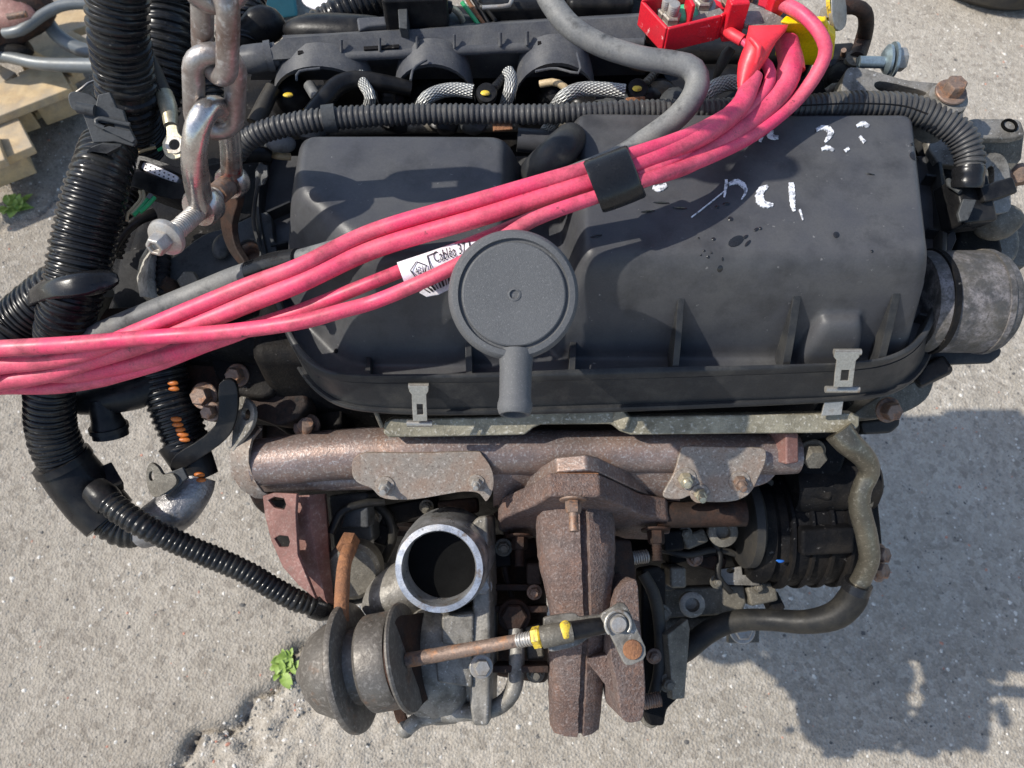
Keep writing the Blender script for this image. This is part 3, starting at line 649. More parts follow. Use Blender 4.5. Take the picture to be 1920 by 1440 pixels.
# ---- spring clips on the flange
def clip(x, y, name, s=1.0, tilt=0, z=.893):
    pts = [(x - 20 * s, y - 36), (x + 18 * s, y - 36), (x + 18 * s, y - 26), (x + 14 * s, y - 20), (x + 15 * s, y + 8), (x + 16 * s, y + 30), (x - 12 * s, y + 30), (x - 14 * s, y + 6), (x - 15 * s, y - 20), (x - 20 * s, y - 26)]
    hole = [(x - 5 * s, y - 2), (x + 7 * s, y - 2), (x + 8 * s, y + 18), (x - 4 * s, y + 18)]
    pts = [(a + tilt * (b - y), b) for a, b in pts]; hole = [(a + tilt * (b - y), b) for a, b in hole]
    c = mk('spring_clip', plate(pts, P(x, y, z), (0, -.85, .53), .0016, [hole]), M['zinc'], ENG, bevel=.0004)
    a, b = P(x - 21 * s - tilt * 34, y - 36, z + .007), P(x + 19 * s - tilt * 34, y - 36, z + .007)
    mk('clip_curl', tube([a, b], .0026, 12, metres=True), M['zinc'], c)
    mk('clip_hinge', tube([P(x - 24 * s + tilt * 34, y + 34, z - .02), P(x + 26 * s + tilt * 34, y + 34, z - .02)], .0028, 12, metres=True), M['zinc'], c)
    return c
clip(786, 760, 'spring_clip', .95); clip(1584, 696, 'spring_clip', 1.25, -.18, .915)
mk('clip_tab', plate([(1547, 752), (1582, 750), (1578, 778), (1540, 780)], P(1560, 765, .862), (0, -.7, .7), .002), M['zinc'], ENG, bevel=.0004)
mk('spring_clip', plate([(478, 318), (486, 306), (500, 310), (502, 330), (494, 346), (478, 352)], P(490, 330, .94), (-.3, -.5, .8), .0022), M['clipgrey'], ENG, bevel=.0006)
mk('clip_wire', tube([P(492, 318, .942), P(484, 345, .935), P(478, 380, .925), P(476, 420, .915), P(490, 470, .908)], 4, 8), M['tray'], ENG)

# ================================================================== exhaust side
mk('edge_bracket', plate([(718, 812), (720, 792), (735, 786), (930, 782), (990, 772), (1010, 766), (1150, 763), (1163, 767), (1178, 781), (1300, 779), (1600, 775), (1613, 781), (1612, 799), (1600, 812), (1300, 815), (1182, 816), (1162, 809), (1146, 796), (1014, 797), (1000, 803), (984, 816), (860, 819), (727, 821)], P(1160, 795, .846), (0, -.62, .78), .013), M['rail_olive'], ENG, bevel=.002)
mk('bracket_tooth', plate([(1150, 764), (1168, 770), (1180, 784), (1172, 806), (1160, 806), (1148, 790)], P(1160, 790, .851), (-.5, -.5, .7), .006), M['rail_olive'], ENG, bevel=.0015)
mk('bracket_prop', tube([P(704, 772, .86), P(716, 800, .845)], 4, 8), M['alu_grime'], ENG)
MAN = mk('exhaust_manifold', tube([P(478, 868, .792), P(540, 862, .793), P(640, 852, .796), P(780, 846, .80), P(930, 846, .80), P(1100, 846, .80), P(1300, 846, .80), P(1440, 850, .798), P(1492, 850, .797)], [44, 46, 48, 50, 46, 40, 42, 40, 38], 40, caps=True), M['manifold'], ENG, label='heat stained exhaust manifold pipe')
mk('lower_pipe', tube([P(486, 896, .768), P(560, 894, .769), P(700, 890, .772), P(900, 890, .772)], [26, 28, 28, 26], 28), M['manifold'], MAN)
mk('weld_seam', tube([P(482, 874, .800), P(560, 873, .803), P(680, 868, .806), P(800, 866, .808)], [7, 7, 7, 7], 12), M['manifold'], MAN)
ridge = [(925, 872), (960, 866), (1010, 856), (1060, 846), (1112, 843), (1160, 850), (1220, 858), (1275, 863)]
mk('weld_flange', tube([P(x, y, .806) for x, y in ridge], [8] * 8, 12), M['manifold'], MAN)
mk('shell_half', loft([[P(x, y + 4, .803) for x, y in ridge], [P(x, y + 30, .795) for x, y in ridge], [P(x, y + 75, .765) for x, y in ridge], [P(x, y + 80, .74) for x, y in ridge]], False), M['manifold'], MAN)
mk('end_flange', plate([(1474, 812), (1498, 811), (1499, 868), (1474, 872)], P(1488, 840, .825), (.3, -.5, .8), .03), M['rust_red'], MAN, bevel=.002)
mk('outlet_lobe', plate(smooth_loop([(1425, 868), (1500, 862), (1492, 880), (1462, 885), (1440, 905), (1410, 915), (1395, 915), (1398, 890)]), P(1450, 885, .79), (0, -.6, .8), .02), M['manifold'], MAN, bevel=.003)
mk('end_collar', loft([[P(x, y, z) for x, y, z in l] for l in (
    [(490, 800, .815), (468, 808, .815), (448, 828, .812), (440, 856, .806), (446, 884, .798), (462, 910, .788), (484, 928, .778), (504, 934, .772)],
    [(482, 800, .818), (452, 812, .818), (434, 836, .815), (428, 862, .808), (434, 892, .80), (452, 918, .788), (478, 934, .778), (500, 936, .772)],
    [(488, 802, .822), (472, 822, .822), (466, 846, .82), (466, 868, .814), (472, 888, .806), (480, 906, .797), (492, 922, .786), (508, 930, .777)],
    [(492, 804, .818), (476, 824, .817), (470, 848, .815), (470, 868, .809), (476, 888, .801), (484, 906, .792), (496, 922, .781), (510, 929, .772)])], False), M['shield'], MAN, sharp=70)
mk('collar_ear', plate(smooth_loop([(436, 768), (452, 742), (472, 758), (476, 780), (468, 806), (448, 830), (434, 846), (436, 800)], 3), P(455, 790, .83), (-.6, -.3, .75), .004, [circ(461, 777, 8, 11, 12)]), M['alu'], MAN, bevel=.0008)

def shield(px, p0, n, bolts, lab):
    s = mk('heat_shield', plate(smooth_loop(px, 3), p0, n, .0035), M['shield'], MAN, bevel=.0014, label=lab)
    for (x, y, r, st, mm) in bolts:
        q = PP(x, y, p0, Vector(n)); kk = sc(q)
        mk('washer', lathe([(r * 1.55 * kk, .0), (r * 1.5 * kk, .0012), (r * kk, .0016), (r * .4 * kk, .0016)], q, n, 24), M['shield'], s)
        mk('bolt', bolt(q + Vector(n).normalized() * .001, (Vector(n) + V(0, -.25, 0)), r * kk, r * kk * 1.1, None, st, r * kk * .55), M[mm], s)
n1 = V(0, -.62, .78)
shield([(660, 884), (662, 862), (678, 851), (700, 849), (780, 850), (888, 847), (904, 853), (921, 878), (926, 902), (922, 925), (912, 940), (906, 934), (895, 924), (868, 922), (830, 928), (780, 936), (735, 937), (712, 931), (697, 916), (676, 908), (664, 898)], P(790, 890, .812), n1, [(722, 910, 12, .008, 'boltsteel'), (893, 904, 10, .007, 'boltsteel')], 'left speckled heat shield plate')
shield([(1276, 846), (1286, 837), (1350, 838), (1424, 840), (1437, 850), (1434, 872), (1422, 898), (1412, 918), (1396, 933), (1370, 941), (1330, 942), (1312, 938), (1296, 930), (1278, 936), (1256, 936), (1243, 930), (1250, 912), (1264, 886)], P(1340, 890, .812), n1, [(1284, 897, 14, .006, 'brass'), (1386, 902, 13, .008, 'bolt_rusty'), (1312, 925, 12, .007, 'brass')], 'right speckled heat shield plate')

# ---- turbocharger
mk('crankcase', loft([[V(.04, .24, .46), V(.262, .225, .46), V(.262, .5, .46), V(.04, .5, .46)], [V(.03, .225, .50), V(.268, .215, .50), V(.268, .5, .50), V(.03, .5, .50)], [V(.03, .245, .60), V(.268, .24, .60), V(.268, .5, .60), V(.03, .5, .60)]], True, (True, True)), M['oily'], ENG, bevel=.008, seg=3)
TUR = mk('turbocharger', plate([(1030, 930), (1124, 931), (1150, 942), (1205, 966), (1252, 974), (1259, 984), (1256, 1004), (1235, 1014), (1150, 1010), (1080, 1012), (1000, 1006), (950, 1004), (935, 995), (934, 980), (942, 972), (1000, 948)], PY(1080, 960, .2265), (0, -1, -.05), .020), M['rust'], ENG, bevel=.0025, seg=3, label='rust brown turbocharger with bright air inlet')
mk('manifold_flange', plate([(1044, 886), (1100, 881), (1122, 886), (1200, 922), (1256, 944), (1258, 966), (1230, 980), (960, 980), (936, 966), (938, 950), (1000, 912)], PY(1080, 920, .2485), (0, -1, -.05), .014), M['manifold'], TUR, bevel=.002)
mk('flange_lit_edge', box(PY(1083, 930, .2265) + V(0, .0105, -.0035), (.036, .0190, .010), (1, 0, 0), (0, -.12, 1)), M['rust_orange'], TUR, bevel=.0008)  # rusty top edge of the flange, its sunlit orange put into the colour
sect = [(-1, -.7), (-1, .2), (-.86, .66), (-.5, .86), (.02, .90), (.06, .70), (.20, .70), (.26, .86), (.6, .74), (.9, .45), (1, 0), (1, -.7), (.5, -1), (-.5, -1)]
stem_pts = [P(1078, 950, .772), P(1080, 1000, .770), P(1083, 1060, .765), P(1086, 1110, .757), P(1087, 1160, .745), P(1083, 1220, .725), P(1080, 1290, .70), P(1078, 1352, .675)]
q, rr_, _ = spline(stem_pts, .005, [r * sc(p) for r, p in zip([72, 74, 70, 62, 54, 52, 50, 47], stem_pts)])
rnd = random.Random(4)
T_, N_ = frames(q); g = G(); vs = []
for p, t, nn, r in zip(q, T_, N_, rr_):
    b = t.cross(nn); b = -b if b.x < 0 else b
    for (cx_, cy_) in sect: vs.append(p + (nn * cy_ + b * cx_) * r + V(rnd.uniform(-1, 1), rnd.uniform(-1, 1), rnd.uniform(-1, 1)) * .0005)
ns = len(sect); fs = [(i * ns + k_, i * ns + (k_ + 1) % ns, (i + 1) * ns + (k_ + 1) % ns, (i + 1) * ns + k_) for i in range(len(q) - 1) for k_ in range(ns)]
fs += [tuple(range(ns)), tuple(range((len(q) - 1) * ns, len(q) * ns))]
g.add(vs, fs); bm = bmesh.new()
me_ = bpy.data.meshes.new('t'); me_.from_pydata([tuple(v) for v in g.v], [], g.f); bm.from_mesh(me_); bmesh.ops.recalc_face_normals(bm, faces=bm.faces[:]); bm.verts.index_update(); g = G().add([v.co.copy() for v in bm.verts], [[v.index for v in f.verts] for f in bm.faces]); bm.free()
mk('turbine_housing', g, M['rust'], TUR, sharp=50)
mk('housing_foot', loft([[P(x, y, z) for x, y, z in l] for l in ([(1032, 1265, .72), (1100, 1252, .73), (1135, 1275, .715), (1120, 1290, .71)], [(1028, 1340, .69), (1085, 1345, .70), (1122, 1315, .69), (1110, 1300, .69)], [(1034, 1352, .665), (1078, 1356, .665), (1108, 1335, .665), (1100, 1320, .665)])], True, (True, True)), M['rust'], TUR, bevel=.002)
mk('drain_stub', tube([P(1053, 1340, .66), P(1055, 1364, .645)], 10, 14), M['alu_grime'], TUR)
for (x, y, y2, r, mm) in ((1074, 938, 0, 15, 'bolt_rusty'), (974, 1006, 0, 15, 'rust_dark'), (1228, 994, 0, 16, 'rust_dark')):
    p = PY(x, y, .2240); kk = sc(p); mk('stud_nut', bolt(p + V(0, .0, .003), (0, -1, -.12), r * kk, r * kk * 1.5, r * 1.7 * kk, .016, r * .62 * kk), M[mm], TUR)
mk('outlet_flange', plate(smooth_loop([(1150, 1150), (1160, 1108), (1188, 1086), (1197, 1100), (1200, 1160), (1206, 1220), (1211, 1290), (1207, 1344), (1196, 1354), (1172, 1354), (1162, 1330), (1156, 1280), (1146, 1240), (1144, 1190)], 2), P(1180, 1220, .762), (.15, -.35, .92), .05), M['rust'], TUR, bevel=.003)
mk('wastegate_boss', plate(smooth_loop([(1100, 1236), (1150, 1228), (1180, 1250), (1182, 1300), (1150, 1300), (1118, 1262)], 3), P(1140, 1260, .745), (0, -.4, .9), .03), M['rust'], TUR, bevel=.003)
mk('side_wall', plate([(1140, 1010), (1185, 1012), (1196, 1085), (1160, 1110), (1140, 1150)], P(1160, 1080, .735), (.3, -.4, .85), .03), M['rust_dark'], TUR, bevel=.003)
# wastegate actuator: can, rim, rod, clevis, lever
aA = P(640, 1262, .735); aB = P(1150, 1170, .792); ad = (aB - aA).normalized()
aO = P(662, 1250, .738); kk = sc(aO); pr = lambda l: [(r * kk, h * kk) for r, h in l]
ACT = mk('actuator_can', lathe(pr([(0, -112), (14, -110), (24, -102), (30, -92), (54, -84), (74, -66), (86, -40), (92, -10), (112, -9), (118, -5), (119, 0), (117, 6), (110, 9), (70, 9), (66, 30), (82, 33), (88, 40), (88, 84), (84, 92), (60, 96), (0, 96)]), aO, ad, 64), M['can_metal'], TUR, sharp=30)
pb = aO + ad * (112 * kk)
mk('actuator_bracket', plate(smooth_loop([(727, 1215), (736, 1174), (752, 1156), (776, 1152), (802, 1154), (803, 1220), (804, 1276), (817, 1288), (812, 1304), (796, 1318), (776, 1340), (764, 1330), (744, 1308), (728, 1262)], 3), pb, (ad + V(.0, -.12, .12)), .005), M['rust_dark'], TUR, bevel=.001)
mk('bracket_rim', lathe(pr([(70, 100), (99, 102), (100, 106), (97, 110), (70, 111)]), aO, ad, 56), M['can_metal'], TUR)
mk('actuator_peg', blob(P(594, 1280, .695), 16 * kk, 3, 2, (1, .8, 1.2), .1), M['can_metal'], ACT)
rod0, rod1 = P(764, 1238, .757), P(1010, 1194, .795)
mk('actuator_rod', tube([rod0, rod1], [14, 12], 20), M['bolt_rusty'], TUR)
mk('rod_thread', corr([P(972, 1201, .7895), P(1002, 1195.5, .7955)], [14, 14], .0024, .12, 20), M['boltsteel'], TUR)
mk('lock_nut', bolt(P(1000, 1196, .795), (rod1 - rod0), 19 * kk, .007), M['yellowpaint'], TUR)
cn = V(.1, -.34, .94)
mk('clevis_cheek', plate(smooth_loop([(1020, 1166), (1026, 1157), (1076, 1150), (1090, 1157), (1150, 1152), (1176, 1170), (1170, 1184), (1110, 1194), (1084, 1210), (1036, 1222), (1028, 1214), (1022, 1190)], 3), P(1100, 1180, .790), cn, .006), M['alu'], TUR, bevel=.001)
mk('clevis_barrel', tube([P(1016, 1195, .798), P(1040, 1190, .80), P(1072, 1184, .80)], [21, 21, 20], 24), M['alu_grime'], TUR)
mk('yellow_dab', blob(P(1059, 1181, .806), .0062, 3, 3, (.9, 1.1, .55), .12), M['yellowpaint'], TUR)
mk('clevis_sleeve', tube([P(1072, 1183, .80), P(1100, 1178, .80), P(1132, 1172, .80)], [18, 17, 15], 24), M['black'], TUR)
mk('lever', plate([(1126, 1156), (1130, 1150), (1160, 1131), (1170, 1130), (1178, 1140), (1211, 1214), (1212, 1228), (1206, 1238), (1184, 1248), (1174, 1248), (1168, 1240), (1144, 1190)], P(1168, 1190, .808), cn, .005), M['alu'], TUR, bevel=.0012)
p = PP(1157, 1169, P(1168, 1190, .808), cn); mk('lever_pin', lathe([(17 * kk, -.002), (17 * kk, .001), (14 * kk, .001), (14 * kk, .006), (12.5 * kk, .007), (0, .007)], p, cn, 28), M['boltsteel'], TUR)
u_, v_, _ = basis(cn)
mk('retaining_ring', tube([p + Vector(cn).normalized() * .003 + (u_ * math.cos(a) + v_ * math.sin(a)) * 22 * kk for a in np.linspace(-2.2, 2.4, 16)], .0014, 10, .003, metres=True), M['zinc'], TUR)
p = PP(1186, 1218, P(1168, 1190, .808), cn); mk('lever_rivet', lathe([(17 * kk, 0), (16 * kk, .0018), (12 * kk, .0024), (0, .0026)], p, cn, 24), M['rust_orange'], TUR)
# compressor: bright inlet tube and cast volute
iB, iF = P(842, 1038, .722), P(823, 1066, .782); ia = (iF - iB).normalized(); L_ = (iF - iB).length; kf = sc(iF)
mk('inlet_tube', lathe([(96 * kf, 0), (94 * kf, L_ * .35), (90 * kf, L_ * .72), (87 * kf, L_ * .80), (83 * kf, L_ * .85), (84 * kf, L_ * .97), (82.5 * kf, L_), (71 * kf, L_ + .0005), (68 * kf, L_ - .003), (69 * kf, L_ * .2), (68 * kf, -.08), (0, -.081)], iB, ia, 72), M['alu_bright'], TUR, sharp=32)
mk('inlet_bore', lathe([(68.4 * kf, L_ * .62), (66 * kf, L_ * .2), (64 * kf, -.075), (0, -.076)], iB, ia, 60), M['bore'], TUR)  # black liner: the shade deep in the inlet is put into its colour
cO_ = P(836, 1222, .672); kc = sc(cO_)
mk('compressor_volute', lathe([(r * kc, h * kc) for r, h in ((30, -72), (70, -74), (104, -62), (122, -38), (128, -8), (124, 24), (110, 44), (100, 50), (100, 66), (60, 68), (0, 68))], cO_, (1, -.03, .06), 56), M['alu'], TUR, sharp=35)
mk('volute_neck', tube([P(708, 1150, .71), P(728, 1122, .718), P(770, 1098, .72), P(820, 1080, .718)], [34, 46, 52, 52], 28), M['alu'], TUR)
mk('backplate', plate([(884, 980), (896, 968), (914, 966), (918, 1100), (920, 1240), (916, 1362), (886, 1362), (880, 1320), (882, 1200), (888, 1080)], P(900, 1160, .742), (-.12, -.33, .93), .05), M['alu'], TUR, bevel=.003)
mk('casting_step', plate([(828, 1156), (888, 1150), (888, 1216), (828, 1206)], P(860, 1180, .742), (0, -.4, .9), .03), M['alu'], TUR, bevel=.002)
mk('casting_step', plate([(816, 1230), (884, 1222), (886, 1290), (820, 1280)], P(850, 1250, .733), (0, -.4, .9), .03), M['alu'], TUR, bevel=.002)
for (x, y, z) in ((898, 1000, .745), (902, 1250, .745), (902, 1100, .745)):
    mk('bolt', bolt(P(x, y, z), (.2, -.3, .9), 14 * kc, .006, 20 * kc), M['boltsteel'], TUR)
mk('bearing_housing', loft([[P(x, y, z) for x, y, z in l] for l in ([(918, 1000, .70), (1020, 1010, .70), (1030, 1290, .64), (918, 1270, .64)], [(918, 1000, .60), (1020, 1010, .60), (1030, 1250, .58), (918, 1240, .58)])], True, (True, True)), M['rust_dark'], TUR, bevel=.01, seg=3)
for i, y in enumerate((1100, 1140, 1200, 1250)):
    mk('fin', box(P(975, y, .70), (.05, .006, .03), (1, 0, 0), (0, -.3, 1)), M['rust_dark'], TUR, bevel=.001)
mk('banjo_bolt', bolt(P(964, 1154, .712), (0, -.35, .94), 24 * kc, .008, 30 * kc), M['rust_dark'], TUR)
mk('oil_pipe', tube([P(764, 1366, .675), P(790, 1347, .68), P(850, 1337, .69), P(908, 1333, .695), P(944, 1318, .70), P(964, 1288, .705), P(969, 1240, .71), P(967, 1180, .712)], [14, 15, 16, 16, 16, 16, 15, 14], 20), M['alu'], TUR)
mk('pipe_ball', blob(P(760, 1366, .672), 17 * kc, 5, 3, (1, 1, 1), .05), M['alu'], TUR)
mk('pipe_tab', plate([(736, 1330), (754, 1322), (764, 1352), (750, 1362), (742, 1350)], P(750, 1340, .68), (0, -.3, .9), .006), M['rust_orange'], TUR, bevel=.001)

# ---- rusty slotted guard and the fittings beside it
GRD = mk('slotted_guard', plate([(492, 930), (512, 924), (556, 926), (554, 960), (558, 1040), (592, 1124), (560, 1098), (530, 1064), (508, 1014), (496, 965)], P(525, 1000, .770), (-.35, -.45, .82), .004, [[(502, 938), (514, 932), (532, 935), (536, 946), (532, 956), (514, 952)], [(514, 1010), (524, 1004), (540, 1006), (543, 1016), (540, 1026), (524, 1026)]]), M['rust_red'], ENG, bevel=.0008)
mk('guard_skirt', loft([[P(x, y, z) for x, y, z in l] for l in ([(550, 930, .772), (552, 990, .760), (562, 1060, .742), (592, 1124, .725), (606, 1140, .720)], [(580, 928, .780), (584, 990, .767), (596, 1060, .749), (610, 1124, .730), (620, 1142, .722)], [(606, 926, .770), (612, 990, .758), (618, 1060, .740), (626, 1124, .722), (630, 1144, .716)], [(612, 926, .730), (618, 990, .720), (624, 1060, .700), (630, 1124, .680), (634, 1144, .670)])], False), M['rust_red'], ENG, sharp=60)
mk('guard_back', plate([(496, 940), (600, 935), (615, 1130), (560, 1080), (505, 1000)], P(550, 1000, .735), (-.3, -.4, .85), .01), M['oily'], ENG)
mk('belt_pulley', lathe([(.02, -.035), (.088, -.035), (.092, -.03), (.092, -.012), (.084, -.01), (.084, .01), (.092, .012), (.092, .03), (.088, .035), (.02, .035)], V(-.262, .40, .56), (1, 0, 0), 56), M['rust_dark'], ENG)
mk('pump_casting', plate([(612, 930), (690, 922), (700, 1010), (676, 1030), (690, 1130), (640, 1140), (628, 1080)], P(650, 1030, .710), (-.2, -.4, .88), .03), M['clipgrey'], ENG, bevel=.004)
mk('pump_boss', lathe([(.026, 0), (.026, .02), (.022, .024), (0, .024)], P(668, 1060, .710), (0, -.5, .85), 32), M['alu_grime'], ENG)
mk('pump_lug', plate([(636, 990), (650, 950), (688, 935), (690, 990)], P(660, 970, .735), (-.3, -.5, .8), .015), M['clipgrey'], ENG, bevel=.002)
mk('feed_pipe', tube([P(655, 1030, .750), P(646, 1056, .762), P(642, 1100, .762), P(640, 1150, .758), P(642, 1178, .745)], [14, 13, 14, 14, 14], 18), M['rust_orange'], ENG)
mk('union_nut', bolt(P(656, 1012, .738), (-.05, -.6, .4), 19 * kc, .014), M['rust_orange'], ENG)
mk('stay', plate([(680, 1120), (698, 1092), (706, 1130), (704, 1170), (686, 1160)], P(695, 1140, .68), (0, -.4, .9), .006), M['alu_grime'], ENG, bevel=.001)
mk('stud', bolt(P(576, 800, .80), (0, -.2, 1), .008, .006, .012), M['bolt_rusty'], ENG)
mk('stay_rod', tube([P(577, 792, .83), P(575, 812, .80)], 10, 14), M['bolt_rusty'], ENG)

# ---- right front: starter, pipes, brackets
mk('egr_pipe', tube([P(1230, 966, .752), P(1300, 965, .752), P(1396, 962, .752)], [24, 24, 25], 28), M['rust_dark'], ENG)
STA = mk('starter_motor', lathe([(.02, -.004), (.050, -.004), (.056, .002), (.057, .012), (.053, .017), (.056, .022), (.060, .034), (.061, .060), (.059, .088), (.054, .098), (.050, .106), (.034, .114), (0, .115)], P(1396, 985, .672), (1, .05, -.03), 56), M['oily'], ENG)
mk('starter_collar', lathe([(.040, .0), (.046, .002), (.046, .010), (.040, .014)], P(1384, 975, .70), (1, .06, -.04), 48), M['rubber_dark'], STA)
mk('solenoid', lathe([(0, -.03), (.024, -.03), (.027, -.026), (.027, .045), (.02, .05), (0, .05)], P(1540, 905, .735), (1, .05, 0), 32), M['oily'], STA)
mk('terminal_box', box(P(1545, 1010, .722), (.05, .026, .02), (1, .05, 0), (0, -.6, .8)), M['oily'], STA, bevel=.004)
for i in range(5):
    mk('body_rib', lathe([(.058, 0), (.0625, .001), (.0625, .004), (.058, .005)], P(1440 + i * 34, 984 - i * 1, .672), (1, .05, -.03), 48), M['oily'], STA)
for (x, y) in ((1434, 905), (1436, 1060), (1592, 930), (1590, 1060)):
    mk('body_bolt', bolt(P(x, y, .715 if y < 1000 else .675), (.3, -.5, .8), .006, .006, .009), M['alu_grime'], STA)
for (x, y, a) in ((1488, 998, 8), (1478, 996, 6), (1463, 1052, 5)):
    mk('paint_dab', blob(P(x, y, .716 if y < 1020 else .712), a * .00047, x, 2, (1.6, .6, .8), .3), M['bluepaint'], STA)
mk('lower_casting', plate([(1240, 1104), (1396, 1096), (1400, 1130), (1390, 1152), (1250, 1160)], P(1320, 1130, .64), (0, -.3, .95), .03), M['alu_grime'], ENG, bevel=.003)
mk('bored_lug', plate([(1346, 1068), (1390, 1062), (1392, 1078), (1424, 1080), (1424, 1098), (1348, 1096)], P(1380, 1080, .66), (0, -.3, .95), .012, [circ(1370, 1070, 8, 5, 12)]), M['alu'], ENG, bevel=.001)
mk('bored_lug', plate(smooth_loop([(1236, 1072), (1260, 1066), (1276, 1080), (1270, 1104), (1244, 1106)], 3), P(1256, 1085, .66), (0, -.3, .95), .02), M['alu_grime'], ENG, bevel=.002)
mk('ring_boss', lathe([(.0105, -.012), (.0125, .0), (.011, .001), (.007, .001), (.006, -.006), (0, -.006)], P(1298, 1134, .665), (0, -.45, .9), 28), M['alu'], ENG)
mk('ring_boss', lathe([(.013, -.012), (.014, .0), (.012, .001), (.007, .001), (.006, -.004), (0, -.004)], P(1356, 998, .72), (0, -.45, .9), 28), M['alu_grime'], ENG)
mk('cross_rail', tube([P(1210, 1172, .62), P(1300, 1176, .62), P(1420, 1162, .62)], [22, 20, 18], 20), M['alu_grime'], ENG)
mk('coil_spring', corr([P(1186, 1048, .73), P(1218, 1044, .73)], [13, 13], .0022, .25, 18), M['boltsteel'], ENG)
mk('support_bracket', plate([(1204, 1066), (1236, 1060), (1250, 1075), (1250, 1190), (1282, 1210), (1284, 1300), (1252, 1330), (1246, 1362), (1220, 1362), (1208, 1330), (1204, 1200)], P(1240, 1200, .685), (.2, -.3, .93), .02), M['oily'], ENG, bevel=.003)
mk('bracket_web', plate([(1252, 1190), (1290, 1160), (1294, 1180), (1284, 1310), (1262, 1312)], P(1270, 1240, .70), (.5, -.3, .8), .008), M['alu_grime'], ENG, bevel=.001)
mk('gasket_ring', tube([P(1206, 1076, .72), P(1228, 1120, .715), P(1238, 1190, .70), P(1236, 1260, .69), P(1222, 1316, .685)], [11, 12, 12, 12, 10], 14), M['rubber_dark'], ENG)
mk('outlet_stud', corr([P(1206, 1318, .70), P(1240, 1312, .70)], [14, 14], .0022, .14, 18), M['bolt_rusty'], ENG)
mk('foot_pad', plate([(1200, 1336), (1240, 1330), (1242, 1356), (1222, 1368), (1206, 1360)], P(1220, 1350, .655), (0, -.3, .95), .02), M['alu_grime'], ENG, bevel=.002)
mk('tail_bracket', plate([(1366, 1180), (1424, 1172), (1424, 1205), (1366, 1206)], P(1395, 1190, .56), (0, -.3, .95), .01), M['alu_grime'], ENG, bevel=.001)
mk('bolt', bolt(P(1391, 1182, .562), (0, -.3, .95), .010, .006, .014), M['boltsteel'], ENG)
mk('coolant_pipe', tube([P(1572, 808, .842), P(1590, 830, .838), P(1620, 858, .825), P(1630, 884, .812), P(1616, 916, .80), P(1612, 952, .785), P(1624, 1000, .765), P(1630, 1046, .745), P(1618, 1080, .728), P(1606, 1102, .718)], [27, 25, 21, 19, 18, 20, 20, 19, 18, 19], 24), M['pipe_olive'], ENG)
mk('pipe_joint', tube([P(1614, 936, .789), P(1613, 944, .786)], [22, 22], 24), M['pipe_olive'], ENG)
mk('rubber_elbow', tube([P(1608, 1098, .72), P(1596, 1126, .708), P(1566, 1154, .695), P(1510, 1166, .68), P(1440, 1162, .665), P(1380, 1164, .655), P(1330, 1184, .645), P(1286, 1218, .635), P(1250, 1240, .62)], [25, 27, 26, 22, 20, 20, 21, 21, 20], 26), M['hose_black'], ENG)
mk('hose_clamp', tube([P(1610, 1092, .722), P(1604, 1106, .716)], [26, 27], 28), M['tape'], ENG)
mk('back_cover', plate(smooth_loop([(1590, 880), (1636, 870), (1650, 960), (1656, 1040), (1646, 1080), (1600, 1100), (1560, 1080), (1552, 960)], 3), P(1610, 980, .66), (.3, -.3, .9), .02), M['oily'], ENG, bevel=.003)
for (x, y) in ((1648, 1040), (1646, 1070), (1600, 940)):
    mk('cover_bolt', bolt(P(x, y, .665), (.5, -.3, .8), .008, .007, .011), M['bolt_rusty'], ENG)
mk('end_casting', plate(smooth_loop([(1600, 780), (1640, 748), (1700, 722), (1748, 705), (1750, 722), (1736, 750), (1700, 772), (1650, 785)], 3), P(1680, 755, .80), (.2, -.35, .9), .04), M['alu_grime'], ENG, bevel=.004)
mk('casting_bolt', bolt(P(1664, 768, .812), (.1, -.6, .75), .0085, .010, .0115), M['bolt_rusty'], ENG)
mk('sump_ledge', plate([(1612, 790), (1690, 782), (1688, 798), (1672, 812), (1620, 815)], P(1650, 798, .77), (0, -.4, .9), .03), M['rubber_dark'], ENG, bevel=.003)
mk('hex_plug', bolt(P(1520, 846, .80), (0, -.75, .5), .0105, .012, .0125), M['alu_grime'], ENG)
mk('head_ledge', plate([(1500, 830), (1560, 820), (1590, 850), (1560, 940), (1500, 930)], P(1540, 870, .765), (0, -.35, .93), .03), M['oily'], ENG, bevel=.004)

# ---- greasy castings packed below the manifold
for (x, y, z, w, d, h, mm, tw) in ((1290, 1030, .655, .05, .02, .03, 'oily', .2), (1262, 1078, .665, .016, .02, .05, 'alu_grime', .0), (1330, 1052, .65, .03, .016, .02, 'rust_dark', -.3), (1300, 1010, .70, .024, .014, .016, 'alu_grime', .4), (1256, 1012, .70, .02, .02, .03, 'oily', .1), (1420, 1110, .63, .03, .02, .03, 'alu_grime', .2), (1448, 1128, .62, .014, .02, .02, 'oily', .5), (940, 1040, .70, .018, .02, .04, 'oily', .1), (1000, 1070, .70, .014, .02, .06, 'rust_dark', .0), (1000, 1200, .69, .016, .03, .03, 'alu_grime', .1), (760, 960, .70, .05, .02, .02, 'oily', .2), (720, 1000, .69, .02, .02, .03, 'oily', -.4), (860, 950, .70, .04, .015, .02, 'rust_dark', .1)):
    mk('casting_block', box(P(x, y, z), (w, d, h), (1, tw, 0), (0, -.35, .93)), M[mm], ENG, bevel=.003, seg=2)
